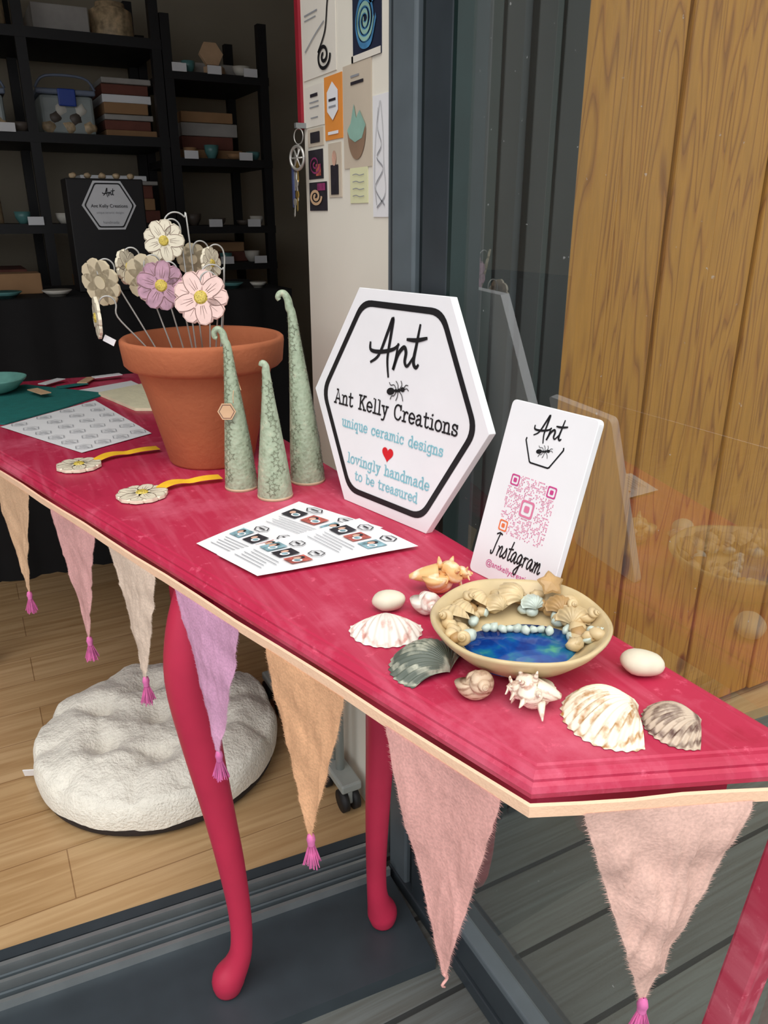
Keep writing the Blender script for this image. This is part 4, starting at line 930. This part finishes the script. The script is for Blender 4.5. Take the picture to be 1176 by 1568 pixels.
for k,(x0,r,h,z) in enumerate([(.24,.075,.2,1.7705),(.70,.08,.14,1.7705),(.06,.045,.14,1.1105),(.16,.04,.12,1.1105)]):
    j=empty('glass_jar' if k==0 else 'glass_jar.%03d'%k,(x0,3.6,z));lathe('jar_body',[(.0005,0),(r,0),(r*1.03,.02),(r,h*.8),(r*.7,h*.9),(r*.7,h),(.0005,h)],24,JAR,j)
k=0
for z,xs in ((1.67,(.95,1.17)),(1.36,(.93,1.02,1.12,1.20)),(1.10,(.92,1.03,1.14,1.2)),(.95,(.93,1.05,1.17)),(1.43,(-.2,-.04,.3)),(1.11,(-.05,.10,.26,.41,.6)),(.8,(.0,.2,.6))):
    for xx in xs:
        e=empty('ceramic_dish' if k==0 else 'ceramic_dish.%03d'%k,(xx,3.445,z+.0005));r=.026+.012*random.random();h=.02+.035*random.random()
        lathe('dish_body',[(.0005,0),(r*.5,0),(r*.9,h*.5),(r,h),(r*.9,h),(r*.7,h*.4),(.0005,h*.2)],20,random.choice([CW,CT,CBk,CARD]),e);k+=1
lb=empty('shelf_labels')
for z,xs in ((1.67,(.90,1.04,1.19)),(1.36,(.92,1.15)),(.95,(.9,1.04,1.19)),(1.10,(1.0,1.17)),(1.43,(.08,.25)),(1.11,(.12,.3)),(1.77,(.1,))):
    for xx in xs:box('label',(xx-.028,3.390,z-.004),(xx+.028,3.396,z+.026),PAPER,lb)
bt=empty('black_display_table')
box('table_slab',(-1.2,2.65,.86),(1.02,3.15,.90),CLOTHB,bt)
v=[];f=[];Kk=90
for i in range(Kk+1):
    x=-1.2+2.22*i/Kk;w=.012*math.sin(i*1.1)+.006*math.sin(i*2.7)
    v+=[(x,2.645,.90),(x,2.62+w,.001)]
mesh('cloth_drop',v,[(2*i,2*i+1,2*i+3,2*i+2) for i in range(Kk)],CLOTHB,True,bt)
box('cloth_side',(1.015,2.63,.001),(1.03,3.15,.90),CLOTHB,bt)
ds=empty('black_display_box',(.35,2.80,.9005));box('case',(0,0,0),(.24,.12,.35),RACK,ds,.004)
for kk in range(5):
    blob('figurine',.012,JAR,ds,(.03+.045*kk,.04,.359),(1,.8,.8),.3,2,2,seed=kk)
hs=empty('hexagonal_wall_sign',mtx=frame_m((.475,2.797,1.10),(1,0,0),(0,0,1)))
extr('sign_board',hexpts(.085,.07),-.003,0,mat('sign_dim',C(215,217,220),.6,.05),hs)
ring('sign_border',roundpoly(hexpts(.078,.07),.01),roundpoly(hexpts(.073,.07),.01),.001,BLACK,hs)
ant_logo(hs,0,.105,.017,.001,.003);text('Ant Kelly Creations',.115,0,.068,.001,BLACK,hs,bold=.01);text('unique ceramic designs',.085,0,.048,.001,GREY,hs);text('handmade',.05,0,.018,.001,GREY,hs)
for k2,(xx,yy,r,mm) in enumerate([(.0,2.72,.05,CT),(.12,2.72,.05,CT),(.27,2.71,.045,CW),(-.14,2.75,.06,CT),(.72,2.72,.035,CW),(.85,2.74,.04,CT),(.64,2.76,.03,CBk),(.94,2.72,.03,CW)]):
    e=empty('ceramic_plate.%03d'%(k2+1),(xx,yy,.9005));lathe('plate_body',[(.0005,.003),(r*.6,.004),(r,.018),(r*.98,.02),(r*.55,.0),(.0005,.0)],28,mm,e)
box('craft_box',(.10,2.83,.9005),(.24,2.93,.965),CARD,None,.003)
# ------------------------------------------------------------ light
w=bpy.data.worlds.new('World');sc.world=w;w.use_nodes=True;bg=w.node_tree.nodes['Background']
bg.inputs[0].default_value=(.96,.975,1.0,1);bg.inputs[1].default_value=1.3
s=bpy.data.lights.new('overcast_sun','SUN');s.energy=2.0;s.angle=math.radians(50);s.color=(1,.97,.91)
so=bpy.data.objects.new('overcast_sun',s);link(so)
so.rotation_euler=Vector((.35,.45,-1)).to_track_quat('-Z','Y').to_euler()
cd=bpy.data.cameras.new('camera');co=bpy.data.objects.new('camera',cd);link(co)
cd.sensor_fit='VERTICAL';cd.sensor_height=36;cd.sensor_width=27;cd.lens=27.02
co.location=(0,0,1.135);co.rotation_euler=(math.radians(69),0,math.radians(-28));cd.clip_start=.01
sc.camera=co
